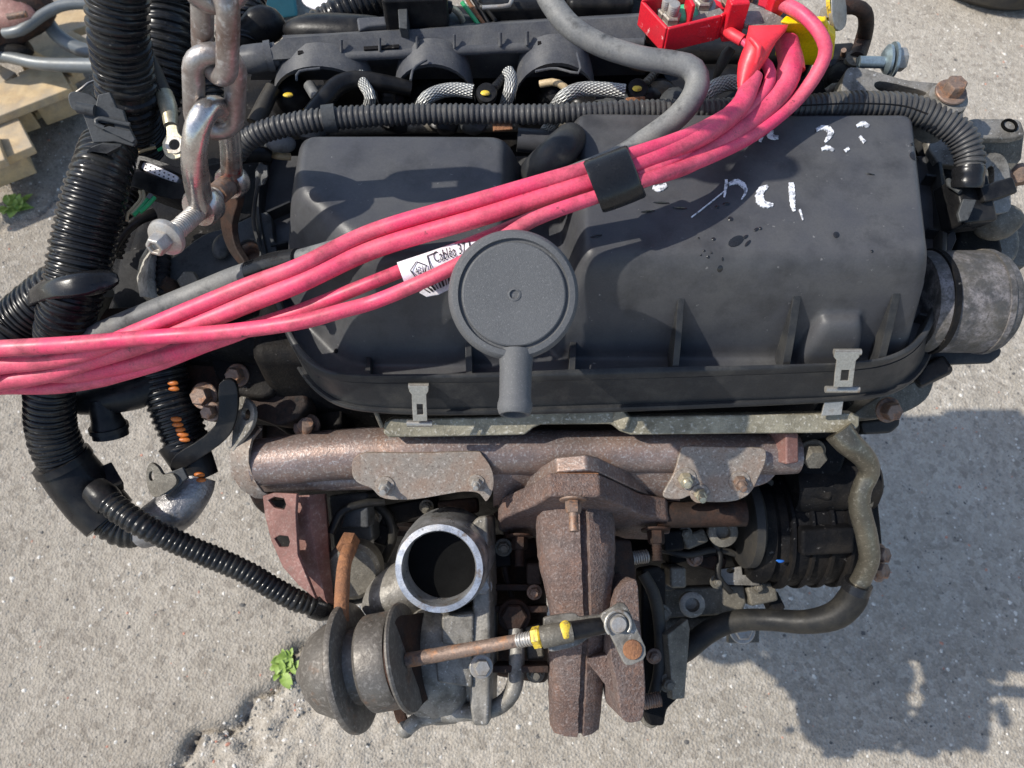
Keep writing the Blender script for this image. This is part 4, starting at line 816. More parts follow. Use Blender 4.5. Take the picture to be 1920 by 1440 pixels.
for (x, y, z, r) in ((1302, 1046, .672, .006), (1344, 1090, .668, .005), (1284, 1000, .71, .005), (1420, 1100, .648, .005), (944, 1026, .722, .006), (1002, 1110, .72, .005), (1004, 1262, .70, .006), (700, 968, .71, .006), (800, 950, .71, .005), (1240, 1150, .70, .006), (1252, 1280, .69, .006), (1226, 1230, .70, .005)):
    mk('bolt', bolt(P(x, y, z), (.05, -.45, .88), r, r * .9, r * 1.4, r * .6), M['bolt_rusty' if x % 4 else 'alu_grime'], ENG)
for pts, r, mm in ((((1240, 1030, .68), (1290, 1040, .685), (1340, 1030, .68), (1390, 1040, .67)), 7, 'rubber_dark'), (((1330, 1000, .69), (1350, 1040, .68), (1346, 1080, .675), (1370, 1110, .66)), 6, 'hose_black'), (((700, 940, .72), (730, 970, .715), (736, 1010, .705), (720, 1050, .69)), 9, 'hose_black'), (((930, 960, .73), (950, 1000, .722), (946, 1060, .71), (960, 1120, .70)), 6, 'rust_dark'), (((620, 1000, .74), (640, 960, .745), (680, 945, .745), (720, 940, .74)), 8, 'hose_black')):
    mk('small_pipe', tube([P(*p) for p in pts], r, 12), M[mm], ENG)
# ---- right end: corroded drum, casting, brackets, plug
mk('end_case', loft([[V(.26, .30, z), V(x, .31, z), V(x, .50, z), V(.26, .55, z)] for z, x in ((.60, .30), (.64, .32), (.77, .325), (.785, .315))], True, (True, True)), M['oily'], ENG, bevel=.006, seg=3)
mk('end_plate', plate(smooth_loop([(1740, 258), (1800, 262), (1844, 300), (1896, 390), (1916, 450), (1900, 490), (1840, 520), (1760, 520), (1745, 400)], 3), P(1820, 400, .862), (0, -.15, 1), .06), M['alu_grime'], ENG, bevel=.005)
dO = P(1742, 566, .888); kd = sc(dO)
DRM = mk('thermostat_drum', lathe([(r * kd, h * kd) for r, h in ((60, -30), (92, -30), (95, -22), (96, 100), (93, 118), (84, 128), (40, 132), (0, 132))], dO, (1, .02, -.03), 64), M['drum'], ENG, sharp=40)
mk('drum_rim', lathe([(r * kd, h * kd) for r, h in ((94, -8), (99, -6), (99, 4), (94, 6))], dO, (1, .02, -.03), 56), M['oily'], DRM)
mk('drum_rim', lathe([(r * kd, h * kd) for r, h in ((92, 92), (98.5, 94), (98.5, 104), (92, 106))], dO, (1, .02, -.03), 56), M['drum'], DRM)
mk('drum_ledge', plate([(1738, 656), (1870, 650), (1880, 655), (1876, 668), (1858, 682), (1742, 686)], P(1810, 668, .855), (0, -.55, .83), .012), M['tray'], ENG, bevel=.002)
mk('drum_neck', plate(smooth_loop([(1786, 470), (1800, 425), (1830, 405), (1862, 420), (1884, 468), (1860, 500), (1800, 500)], 3), P(1830, 450, .868), (.1, -.2, 1), .03), M['oily'], ENG, bevel=.006)
mk('housing_lump', blob(P(1868, 420, .885), 44 * kd, 5, 3, (1.1, .8, .8), .35), M['alu_grime'], ENG)
mk('housing_lump', blob(P(1836, 398, .89), 24 * kd, 8, 3, (1.1, .8, .8), .35), M['alu_grime'], ENG)
mk('corner_fin', plate([(1768, 470), (1778, 438), (1790, 428), (1794, 448), (1780, 480), (1768, 500)], P(1780, 460, .905), (-.2, -.4, .9), .006), M['tray'], ENG, bevel=.001)
mk('rear_arm', plate(smooth_loop([(1895, 420), (1925, 400), (1940, 470), (1920, 500), (1896, 492), (1880, 470)], 3), P(1905, 450, .84), (0, -.2, 1), .03), M['alu_grime'], ENG, bevel=.003)
mk('corner_plug', box(P(1746, 698, .85), (.030, .016, .014), (.8, .3, .4), (-.3, -.2, 1)), M['black'], ENG, bevel=.003)
mk('mount_arm', plate(smooth_loop([(1585, 134), (1606, 126), (1650, 136), (1700, 150), (1760, 156), (1795, 166), (1806, 182), (1800, 206), (1780, 212), (1700, 196), (1620, 190), (1580, 180)], 3), P(1700, 170, .980), (0, -.25, 1), .022, [smooth_loop([(1640, 157), (1660, 153), (1730, 170), (1735, 178), (1700, 180), (1650, 170)], 3)]), M['alu'], ENG, bevel=.003)
mk('mount_bolt_point', bolt(P(1782, 174, .988), (0, -.12, 1), .0085, .010, .0125), M['bolt_rusty'], ENG)
mk('mount_boss', lathe([(.015, -.04), (.0165, -.01), (.0155, -.002), (.010, 0), (0, 0)], P(1781, 180, .986), (0, -.1, 1), 36), M['alu'], ENG)
mk('side_mount', plate([(1810, 226), (1826, 221), (1908, 222), (1916, 228), (1924, 252), (1900, 258), (1830, 258)], P(1860, 240, .95), (0, -.1, 1), .008), M['alu'], ENG, bevel=.002)
mk('side_mount_face', plate([(1826, 257), (1922, 251), (1916, 300), (1896, 322), (1850, 318), (1834, 300)], P(1870, 285, .925), (0, -.75, .6), .012), M['alu_grime'], ENG, bevel=.002)
mk('mount_bolt_point', lathe([(.007, -.001), (.0065, .001), (.005, .001), (.0045, -.003), (0, -.003)], P(1893, 235, .951), (0, -.1, 1), 24), M['bore'], ENG)  # empty hole drawn as a dimple, its shade put into the black colour
mk('slotted_bracket', plate(smooth_loop([(1838, 300), (1850, 288), (1876, 288), (1892, 310), (1896, 360), (1892, 396), (1850, 396), (1838, 350)], 3), P(1865, 340, .92), (.1, -.45, .88), .008, [smooth_loop([(1852, 316), (1860, 311), (1864, 320), (1863, 342), (1853, 342), (1850, 328)], 3)]), M['alu'], ENG, bevel=.0015)
mk('bracket_bolt', bolt(P(1896, 330, .90), (.7, -.3, .6), .010, .009, .014), M['bolt_rusty'], ENG)
mk('gusset', plate([(1734, 246), (1745, 236), (1796, 272), (1798, 312), (1760, 308), (1742, 280)], P(1766, 275, .915), (0, -.35, .93), .01), M['alu'], ENG, bevel=.002)
mk('dark_web', plate([(1750, 306), (1800, 312), (1830, 350), (1820, 420), (1780, 440), (1764, 380)], P(1790, 370, .89), (0, -.3, 1), .02), M['oily'], ENG, bevel=.003)
mk('plug_body', box(P(1808, 384, .925), (.032, .04, .03), (1, .2, -.1), (0, -.4, 1)), M['black'], ENG, bevel=.003)
mk('plug_shell', box(P(1856, 362, .935), (.032, .014, .022), (1, .35, .0), (0, -.5, 1)), M['black'], ENG, bevel=.002)
mk('plug_lever', plate([(1796, 400), (1806, 372), (1832, 374), (1824, 394), (1816, 412), (1800, 416)], P(1812, 394, .945), (-.1, -.4, .9), .004), M['clipgrey'], ENG, bevel=.001)
mk('plug_clip', tube([P(1778, 338, .94), P(1782, 350, .942), P(1796, 354, .945), P(1800, 360, .945)], 5, 10), M['clipgrey'], ENG)

# ================================================================== intake side (behind the air box)
RAIL = mk('intake_manifold', loft([[P(x, y, z) for x, y, z in l] for l in (
    [(470, 150, .925), (700, 150, .925), (960, 146, .925), (1210, 140, .925)],
    [(474, 122, .962), (700, 108, .965), (960, 94, .965), (1210, 84, .965)],
    [(478, 114, .973), (700, 99, .975), (960, 86, .975), (1210, 76, .975)],
    [(530, 72, .985), (700, 60, .987), (960, 44, .987), (1210, 30, .987)],
    [(530, 66, .965), (700, 54, .965), (960, 38, .965), (1210, 24, .965)])], False), M['rail'], ENG, sharp=40, label='grey plastic intake manifold with three hoods')
mk('rail_bead', tube([P(596, 110, .972), P(700, 103, .972), P(960, 90, .972), P(1206, 80, .972)], [9, 10, 10, 10], 14), M['rail'], RAIL)
for (a, b) in ((640, 1), (712, 1), (782, 1), (852, 1), (938, 2), (988, 3), (1062, 1)):
    y1 = 100 - (a - 640) * .040; y0 = 68 - (a - 640) * .045
    mk('seam', tube([P(a, y1 - 2, .977), P(a, y0 + 6, .9865)], 2.2 + b * .6, 8), M['rail'], RAIL)
for (x0, x1, y0, y1) in ((558, 622, 98, 92), (682, 748, 90, 86), (1008, 1072, 80, 76)):
    mk('slot', plate([(x0, y0 - 3), (x1, y1 - 3), (x1, y1 + 3), (x0, y0 + 3)], P((x0 + x1) / 2, (y0 + y1) / 2, .979), (0, -.25, 1), .002), M['oily'], RAIL)
mk('rail_end', tube([P(462, 112, .965), P(490, 108, .968), P(520, 102, .968)], [26, 26, 22], 24), M['rail'], RAIL)
mk('rail_collar', tube([P(500, 106, .968), P(512, 104, .968)], [28, 28], 24), M['rail'], RAIL)
def hood(cx, y0, y1, rx, lab):
    g = G(); loops = []
    for t in np.linspace(0, 1, 7):
        c = P(cx + (1 - t) * 2, y1 + (y0 - y1) * t, .945 + .02 * t); r = rx * sc(c) * (1.0 - .12 * t * t); hh = (.040 - .012 * t)
        loops.append([c + V(math.cos(a) * r, 0, math.sin(a) * hh - .01) for a in np.linspace(math.pi, 0, 18)])
    inner = [c_ + V(0, .004, -.003) for c_ in loops[0]]
    loops = [[p + V(0, .02, -.012) for p in loops[0]], [p + V(0, .001, -.004) for p in loops[0]]] + loops
    h = mk('hood', loft(loops, False), M['rail'], RAIL, sharp=50)
    return h
for (cx_, y0, y1, rx) in ((606, 112, 176, 98), (812, 104, 172, 76), (1040, 96, 170, 76)):
    hood(cx_, y0, y1, rx, '')
for (pts) in (((556, 150), (560, 134), (600, 128)), ((770, 150), (776, 128), (800, 112)), ((1004, 134), (1040, 128), (1086, 136), (1082, 100))):
    mk('moulding_line', tube([P(x, y, .9785) for x, y in pts], 2.5, 8), M['rail'], RAIL)
for (x, y, r) in ((548, 186, 44), (800, 188, 34), (1040, 186, 36)):
    mk('injector_boot', blob(P(x, y, .925), r * .00047, x, 3, (1, 1, 1.15), .08), M['black'], ENG)
mk('paint_dot', blob(P(540, 178, .948), .003, 1, 2, (1.6, 1, .5), .1), M['yellowpaint'], ENG)
for (pts, r) in ((((690, 205), (694, 180), (682, 158), (676, 140)), 11), (((786, 212), (798, 186), (824, 172), (856, 168), (888, 172)), 13), (((948, 196), (956, 168), (958, 146), (952, 134)), 12), (((1044, 200), (1060, 180), (1090, 168), (1130, 168), (1172, 172)), 14), (((1316, 200), (1330, 172), (1362, 156), (1400, 158)), 15), (((1024, 244), (1036, 232), (1044, 222)), 11)):
    mk('braided_hose', tube([P(x, y, .968 if i else .955) for i, (x, y) in enumerate(pts)], r, 18, .004), M['braid'], ENG)
for (x, y) in ((912, 174), (1196, 166)):
    e = mk('hose_eye', lathe([(.0085, -.006), (.009, -.001), (.008, .001), (.004, .0015), (0, .0015)], P(x, y, .972), (0, -.5, 1), 28), M['black'], ENG)
    mk('paint_dot', blob(P(x - 2, y, .9735), .0034, x, 2, (1.3, 1, .4), .12), M['yellowpaint'], e)
    mk('ribbed_stub', corr([P(x + 12, y - 8, .970), P(x + 24, y - 22, .968), P(x + 36, y - 36, .964)], [9, 8, 8], .004, .12, 14), M['black'], e)
mk('cable_conduit_branch', tube([P(578, 222, .965), P(606, 190, .966), P(634, 160, .968), P(672, 150, .967), P(720, 156, .962), P(770, 166, .955)], [17, 19, 18, 17, 16, 14], 18), M['black'], ENG)
mk('rocker_hose', tube([P(478, 232, .94), P(496, 196, .945), P(512, 164, .95)], [16, 16, 14], 16), M['rubber_dark'], ENG)
mk('grey_lead', tube([P(580, 160, .955), P(592, 180, .955), P(606, 196, .95)], 11, 14), M['rubber'], ENG)
mk('lead', tube([P(1012, 158, .96), P(1040, 154, .963), P(1062, 166, .96), P(1074, 180, .955)], 7, 12), M['beige'], ENG)
mk('filler_ring', lathe([(.016, -.01), (.019, -.006), (.019, 0), (.0165, .002), (.0155, 0), (.0155, -.01)], P(1206, 94, .955), (0, -.1, 1), 36), M['bolt_rusty'], ENG)
mk('injector_rail', tube([P(540, 250, .925), P(700, 240, .925), P(1000, 234, .925), P(1300, 226, .925)], 12, 14), M['alu_grime'], ENG)
for i, (x, y) in enumerate(((590, 236), (740, 232), (830, 230), (880, 226), (1000, 222), (1120, 216), (1160, 190), (1210, 178), (1236, 170), (1262, 190), (720, 180), (1100, 190), (1140, 196))):
    mk('wiring_lump', blob(P(x, y, .93), .012, i, 2, (1.2, 1, .7), .4), M['black'] if i % 3 else M['clipgrey'], ENG)
for (x, y) in ((650, 216), (934, 234), (1184, 194), (1404, 184)):
    mk('rusty_tab', box(P(x + 8, y, .972), (.016, .010, .004), (1, .1, 0), (0, -.5, 1)), M['rust_orange'], ENG, bevel=.0008)
mk('copper_strap', tube([P(500, 284, .915), P(520, 292, .918), P(545, 294, .915)], 7, 10), M['beige'], ENG)
mk('sensor_bulb', blob(P(528, 270, .93), 20 * .00045, 4, 3, (1.4, 1, .7), .12), M['rubber'], ENG)
mk('sensor_sleeve', tube([P(446, 292, .93), P(480, 288, .925), P(508, 292, .92)], [16, 16, 14], 16), M['black'], ENG)
mk('rear_plenum', box((.05, .64, .90), (.46, .07, .10)), M['black'], ENG, bevel=.01)
mk('filter_head', lathe([(.05, -.08), (.05, -.01), (.045, 0), (.02, .002), (0, .002)], P(1330, 120, .935), (0, -.05, 1), 40), M['black'], ENG)
mk('bleed_lead', tube([P(1340, 150, .96), P(1350, 126, .972), P(1362, 104, .98), P(1372, 90, .985)], [5, 9, 12, 9], 14), M['rubber_dark'], ENG)
mk('bleed_tip', tube([P(1340, 156, .958), P(1347, 136, .967)], 6, 10), M['brass'], ENG)
# head casting seen at the right, under the cables
mk('head_casting', plate([(1490, 140), (1580, 136), (1620, 190), (1560, 214), (1480, 206)], P(1540, 170, .93), (0, -.2, 1), .03), M['oily'], ENG, bevel=.004)
mk('head_lump', blob(P(1585, 155, .95), .016, 2, 3, (1.2, 1, .9), .3), M['oily'], ENG)
mk('lifting_link', tube([P(1550, 172, .955), P(1570, 160, .96), P(1590, 170, .956), P(1604, 184, .95)], 7, 12), M['alu_grime'], ENG)

# ---- left end: timing cover, lifting eye, belt, stays
mk('head_end', loft([[V(-.35, .36, z) , V(-.19, .34, z), V(-.17, .68, z), V(-.34, .68, z)] for z in (.70, .86)] + [[V(-.345, .37, .872), V(-.19, .35, .872), V(-.17, .67, .872), V(-.335, .67, .872)]], True, (True, True)), M['oily'], ENG, bevel=.008, seg=3)
mk('timing_plate', plate(smooth_loop([(300, 500), (330, 478), (380, 440), (430, 424), (500, 396), (512, 440), (520, 500), (470, 540), (400, 570), (330, 600), (306, 580)], 3), P(400, 520, .900), (0, -.12, 1), .02, [circ(466, 472, 20, 24, 20)]), M['clipgrey'], ENG, bevel=.003)
mk('eye_bush', lathe([(.013, -.016), (.013, -.004), (.0105, -.003), (.0085, -.006), (.0085, -.02), (0, -.02)], P(466, 473, .903), (0, -.12, 1), 30), M['bolt_rusty'], ENG)
mk('lifting_eye', plate(smooth_loop([(418, 350), (436, 344), (446, 372), (434, 420), (440, 460), (458, 492), (452, 500), (430, 474), (416, 440), (412, 400)], 3), P(430, 420, .945), (-.72, -.45, .52), .006), M['rust_dark'], ENG, bevel=.0012)
mk('cover_bump', blob(P(414, 462, .908), .010, 3, 3, (.8, 1.2, .6), .1), M['clipgrey'], ENG)
mk('inner_cover', plate(smooth_loop([(176, 360), (250, 330), (420, 300), (500, 290), (500, 420), (330, 470), (300, 620), (200, 640), (150, 560)], 3), P(260, 450, .855), (-.05, -.2, 1), .03), M['oily'], ENG, bevel=.004)
mk('belt_cover', plate([(226, 470), (290, 460), (310, 500), (304, 580), (220, 588), (206, 560)], P(260, 520, .885), (-.1, -.3, .95), .02), M['belt'], ENG, bevel=.004)
mk('ring_segment', loft([[P(x, y, z) for x, y, z in l] for l in ([(276, 462, .90), (262, 486, .90), (256, 520, .90), (262, 556, .90)], [(292, 462, .915), (280, 488, .915), (275, 522, .915), (280, 558, .912)], [(300, 464, .905), (294, 490, .905), (292, 522, .905), (296, 560, .9)])], False), M['whitering'], ENG)
mk('ribbed_sleeve', corr([P(306, 478, .905), P(304, 520, .905), P(308, 552, .90)], [13, 13, 13], .0055, .25, 16), M['belt'], ENG)
mk('stay_bracket', plate(smooth_loop([(176, 598), (186, 584), (206, 578), (290, 572), (350, 552), (372, 556), (350, 584), (280, 600), (226, 606), (205, 614), (186, 614)], 3), P(260, 590, .885), (0, -.5, .87), .02), M['rust_dark'], ENG, bevel=.003)
mk('stub_bolt', tube([P(334, 556, .89), P(318, 536, .905), P(306, 528, .91)], [18, 15, 12], 16), M['rust_dark'], ENG)
mk('stub_bolt', bolt(P(358, 532, .905), (0, -.2, 1), .009, .008), M['alu_grime'], ENG)
mk('timing_cover', plate(smooth_loop([(280, 640), (400, 610), (540, 600), (560, 690), (580, 760), (520, 800), (440, 770), (380, 790), (330, 720)], 2), P(430, 700, .825), (-.1, -.35, .93), .05), M['rust_dark'], ENG, bevel=.005)
mk('cover_face', plate(smooth_loop([(400, 640), (480, 625), (520, 660), (510, 740), (440, 740), (400, 700)], 3), P(450, 690, .838), (-.1, -.35, .93), .02), M['oily'], ENG, bevel=.004)
for (x, y, r) in ((446, 704, .0075), (384, 742, .0085), (398, 772, .006)):
    mk('cover_bolt', bolt(P(x, y, .836), (-.1, -.5, .85), r, .01, r * 1.4), M['bolt_rusty'], ENG)
mk('sludge', blob(P(525, 648, .845), .016, 9, 3, (1, 1.2, .7), .5), M['oily'], ENG); mk('sludge', blob(P(530, 700, .83), .015, 12, 3, (1.2, 1, .6), .5), M['oily'], ENG)
mk('side_wall', plate([(530, 600), (640, 740), (640, 860), (560, 830), (500, 790), (500, 690)], P(560, 740, .79), (-.3, -.3, .9), .03), M['oily'], ENG, bevel=.004)
mk('support_arm', plate(smooth_loop([(410, 720), (440, 716), (446, 760), (436, 806), (410, 836), (350, 876), (330, 888), (318, 876), (330, 852), (380, 820), (408, 786)], 3), P(390, 800, .835), (.0, -.75, .65), .005), M['black'], ENG, bevel=.001)
mk('arm_tab', plate(smooth_loop([(274, 884), (282, 868), (296, 876), (306, 890), (324, 888), (330, 908), (300, 930), (286, 930), (276, 912)], 3), P(302, 900, .815), (-.2, -.5, .85), .004, [circ(284, 893, 5, 9, 12)]), M['alu_grime'], ENG, bevel=.0008)
mk('arm_plate', plate([(300, 892), (342, 876), (352, 896), (316, 926), (296, 930)], P(325, 905, .813), (0, -.5, .85), .004), M['clipgrey'], ENG, bevel=.0008)
mk('vacuum_tee', tube([P(150, 752, .83), P(185, 748, .832), P(250, 735, .835), P(290, 715, .835)], [26, 30, 34, 34], 20), M['black'], ENG)
mk('vacuum_nozzle', tube([P(190, 748, .835), P(198, 780, .825), P(204, 800, .818), P(208, 818, .812)], [26, 26, 32, 32], 24), M['black'], ENG)
mk('nozzle_collar', tube([P(203, 798, .819), P(205, 806, .816)], [35, 35], 24), M['black'], ENG)

# ================================================================== things on and around the engine
def conduit(name, pts, r, label, m='conduit', pitch=.0058, depth=.11, group='black corrugated wiring conduits', n=22):
    return mk(name, corr([P(*p) for p in pts], r, pitch, depth, n), M[m], None, label=label, cat='conduit', group=group)
# rear conduit, over the back of the air box
c1 = empty('conduit', P(1100, 212, .93), 'grey black corrugated conduit running across behind the air box to a plug', 'conduit', 'black corrugated wiring conduits')
mk('pleated_sleeve', corr([P(*p) for p in ((440, 292, .955), (462, 264, .965), (500, 243, .972), (560, 229, .976), (622, 222, .978), (760, 217, .979), (900, 213, .979), (1060, 212, .979), (1200, 207, .979), (1350, 204, .979), (1500, 200, .979), (1600, 196, .978), (1690, 200, .977), (1750, 220, .974), (1796, 252, .968), (1815, 290, .960), (1817, 318, .954))], [20, 21, 22, 22, 22, 20, 19, 19, 19, 20, 22, 26, 27, 28, 29, 28, 26], .0044, .13, 20), M['conduit_old'], c1)
mk('end_sleeve', corr([P(1817, 312, .956), P(1817, 330, .952), P(1814, 352, .946)], [29, 29, 28], .009, .05, 24), M['tape'], c1)
mk('strap_clip', tube([P(606, 224, .978), P(630, 221, .978)], [26, 26], 24), M['clipgrey'], c1)
# split line of the sleeve
mk('split_line', tube([P(1500, 198, .992), P(1600, 194, .993), P(1690, 198, .992), P(1740, 214, .989)], 1.6, 6), M['oily'], c1)

c2 = empty('conduit', P(240, 250, .93), 'thick glossy corrugated conduit rising beside the pallet, caught in a bracket', 'conduit', 'black corrugated wiring conduits')
mk('pleated_sleeve', corr([P(*p) for p in ((222, -60, 1.09), (219, 0, 1.07), (220, 60, 1.05), (228, 120, 1.025), (240, 180, 1.0), (252, 230, .965), (262, 270, .93))], [60, 58, 57, 56, 56, 54, 50], .0070, .13, 26), M['conduit'], c2)
conduit('conduit', ((312, -50, 1.02), (312, 0, 1.0), (310, 60, .985), (302, 130, .965), (290, 200, .945), (276, 250, .925)), [52, 50, 50, 50, 48, 46], 'second thick conduit between the bracketed conduit and the chain', 'conduit', .0066, .12)
conduit('conduit', ((362, -40, 1.0), (366, 30, .98), (372, 90, .965), (384, 150, .95), (400, 220, .93)), [30, 30, 30, 30, 28], 'dark conduit hidden behind the chain links', 'conduit', .0058, .12)
conduit('conduit', ((478, -30, .97), (470, 30, .96), (462, 80, .95)), [26, 26, 26], 'short dark conduit right of the chain top', 'conduit', .005, .12)
c3 = empty('conduit', P(130, 700, .76), 'long thick conduit curving down the left side past the pink cables', 'conduit', 'black corrugated wiring conduits')
mk('pleated_sleeve', corr([P(*p) for p in ((204, 272, .985), (188, 318, .985), (172, 376, .975), (160, 440, .96), (148, 510, .945), (132, 570, .93), (112, 640, .90), (98, 700, .88), (94, 750, .862), (100, 810, .838), (118, 858, .818), (132, 884, .808))], [50, 54, 57, 58, 57, 54, 46, 45, 45, 46, 45, 44], .0056, .09, 26), M['conduit'], c3)
mk('tee_sleeve', tube([P(118, 866, .815), P(140, 896, .803), P(176, 940, .785), P(206, 972, .775)], [50, 52, 53, 50], 32), M['black'], c3)
mk('tee_edge', tube([P(114, 860, .818), P(122, 872, .813)], [53, 54], 32), M['black'], c3)
mk('tee_tail', corr([P(206, 968, .776), P(232, 988, .770), P(262, 996, .768)], [44, 40, 34], .0056, .09, 24), M['conduit'], c3)
mk('tee_latch', box(P(140, 936, .790), (.022, .012, .010), (.6, -.8, 0), (-.3, -.3, 1)), M['black'], c3, bevel=.001)
mk('tee_latch', box(P(206, 898, .796), (.024, .014, .012), (.6, -.8, -.1), (.3, .2, 1)), M['black'], c3, bevel=.001)
mk('branch_collar', tube([P(178, 918, .812), P(196, 934, .812), P(206, 944, .810)], [26, 29, 27], 24), M['black'], c3)
c4 = empty('conduit', P(400, 1050, .68), 'slim corrugated hose crossing above the concrete to the rusty pipe', 'conduit', 'black corrugated wiring conduits')
mk('pleated_sleeve', corr([P(*p) for p in ((196, 932, .812), (226, 958, .81), (270, 986, .805), (330, 1016, .79), (400, 1046, .775), (462, 1074, .76), (520, 1108, .742), (560, 1128, .73), (604, 1138, .718))], [25, 25, 24, 23, 23, 22, 22, 21, 20], .0052, .10, 22), M['conduit'], c4)
mk('end_tape', wobble_tube([P(588, 1134, .722), P(606, 1140, .716), P(624, 1148, .708), P(642, 1172, .69)], [24, 24, 16, 12], 20, .003, .0008), M['tape'], c4)
c5 = empty('conduit', P(340, 800, .72), 'upright conduit with orange wires showing, foil tape at its foot', 'conduit', 'black corrugated wiring conduits')
mk('pleated_sleeve', corr([P(*p) for p in ((300, 660, .845), (312, 720, .83), (330, 780, .815), (350, 834, .80))], [46, 46, 45, 42], .0054, .09, 24), M['conduit'], c5)
mk('plain_sleeve', tube([P(340, 826, .80), P(362, 868, .79), P(376, 898, .782)], [44, 38, 34], 24), M['black'], c5)
mk('foil_wrap', wobble_tube([P(268, 992, .767), P(300, 978, .772), P(340, 950, .777), P(368, 918, .781), (P(376, 896, .784))], [34, 40, 42, 36, 32], 24, .003, .0016, 5), M['foil'], c5)
for (x, y, z) in ((324, 718, .852), (326, 729, .850), (330, 786, .836), (334, 796, .833), (338, 806, .831), (342, 815, .829), (346, 824, .826), (374, 890, .80), (376, 900, .797)):
    mk('exposed_wire', blob(P(x, y, z), .0028, x, 2, (1.7, .8, .8), .15), M['orange'], c5)
conduit('conduit', ((140, 520, .92), (96, 558, .91), (44, 606, .895), (10, 640, .89), (-60, 690, .88), (-170, 790, .82), (-260, 920, .72)), [46, 52, 58, 58, 56, 54, 52], 'fat conduit leaving at the left edge beneath the black tape strap', 'conduit', .0052, .08)
conduit('conduit', ((238, 360, .93), (220, 400, .93), (208, 440, .92), (200, 480, .91)), [30, 31, 30, 28], 'shiny short conduit under the multi pin plug', 'conduit', .0052, .10)
mk('sleeved_lead', tube([P(290, 400, .925), P(262, 410, .928), P(234, 432, .925), (P(212, 466, .92)), P(198, 500, .915)], 11, 14, .003), M['braid_black'] if 'braid_black' in M else M['black'], None, label='slim black braided lead curving under the plug', cat='lead')
mk('hose', tube([P(196, 545, .90), P(178, 580, .885), P(160, 620, .875), P(146, 650, .87)], [18, 21, 22, 22], 20), M['rubber_dark'], None, label='short dull rubber hose between the tape strap and pink cables', cat='hose')
mk('conduit', corr([P(*p) for p in ((545, 84, .93), (580, 58, .94), (630, 30, .95), (690, 6, .955), (760, -20, .96))], [24, 28, 30, 30, 30], .0062, .10, 22), M['conduit'], None, label='corrugated conduit behind the intake manifold at the top', cat='conduit', group='black corrugated wiring conduits')
# tape strap flag round two conduits
def PD(x, y, d): return CAMP + ray(x, y) * d
dS = (P(140, 530, .94) - CAMP).dot(FW) - 56 * sc(P(140, 530, .94)) - .003
st = [(50, 552, 576, .034), (56, 542, 573, .020), (74, 529, 567, .008), (100, 520, 562, .001), (130, 513, 560, -.003), (160, 508, 556, -.001), (186, 505, 549, .006), (204, 506, 542, .010), (217, 512, 532, .010), (219, 514, 524, .011)]
rows = []
for t, bulge in ((0.0, .004), (.06, .0), (.3, -.002), (.55, -.0012), (.8, -.0018), (.94, .0), (1.0, .004)):
    rows.append([PD(x + t * 4, y0 + (y1 - y0) * t, dS + o + bulge) for (x, y0, y1, o) in st])
rows += [[p + FW * .0012 for p in r] for r in reversed(rows)]
mk('tape_strap', loft(rows, False), M['tape'], None, label='shiny black tape strap binding the left conduits', cat='tape', sharp=70)

# bracket that holds the thick conduit
BR = empty('conduit_bracket', P(190, 240, .95), 'grey plastic cable bracket clipped on the thick conduits', 'bracket')
bn = V(.12, -.62, .78)
b0 = P(200, 225, 1.02)
mk('bracket_plate', plate([(152, 206), (178, 200), (183, 177), (206, 172), (219, 202), (231, 206), (238, 229), (256, 266), (250, 275), (214, 266), (174, 268)], b0, bn, .004), M['clipgrey'], BR, bevel=.001)
mk('bracket_tab', plate(smooth_loop([(127, 180), (133, 172), (150, 172), (174, 180), (184, 196), (166, 206), (140, 207), (130, 196)], 3), P(150, 190, 1.012), bn, .004), M['clipgrey'], BR, bevel=.001)
mk('bracket_lip', tube([PP(148, 202, b0, bn) + bn * .002, PP(180, 208, b0, bn) + bn * .002], .0042, 14, .004, metres=True), M['clipgrey'], BR)
mk('bracket_latch', plate([(190, 240), (204, 236), (246, 246), (254, 262), (248, 268), (212, 252)], b0 + bn * .004, bn, .003), M['clipgrey'], BR, bevel=.0008)
mk('bracket_hook', tube([PP(x, y, b0 + bn * .002, bn) for x, y in ((196, 240), (182, 234), (180, 226), (188, 222), (216, 228), (244, 234))], .0018, 10, .003, metres=True), M['clipgrey'], BR)
mk('bracket_slot', plate([(188, 230), (214, 233), (212, 238), (190, 236)], b0 + bn * .0006, bn, .002), M['bore'], BR)  # flat black patch painted for the shade in the slot
mk('bracket_cuff', loft([[P(x, y, z) for x, y, z in l] for l in ([(156, 306, .985), (158, 292, 1.0), (172, 284, 1.008), (200, 288, 1.008), (206, 296, .995)], [(164, 290, .995), (168, 278, 1.012), (190, 270, 1.016), (226, 274, 1.016), (228, 278, 1.0)], [(170, 284, .985), (174, 274, 1.004), (194, 266, 1.008), (228, 270, 1.008), (230, 274, .99)])], False), M['clipgrey'], BR, sharp=60)
mk('bracket_wire', tube([P(142, 174, 1.01), P(156, 164, 1.012), P(168, 154, 1.012), P(176, 152, 1.01)], 2.5, 8), M['boltsteel'], BR)

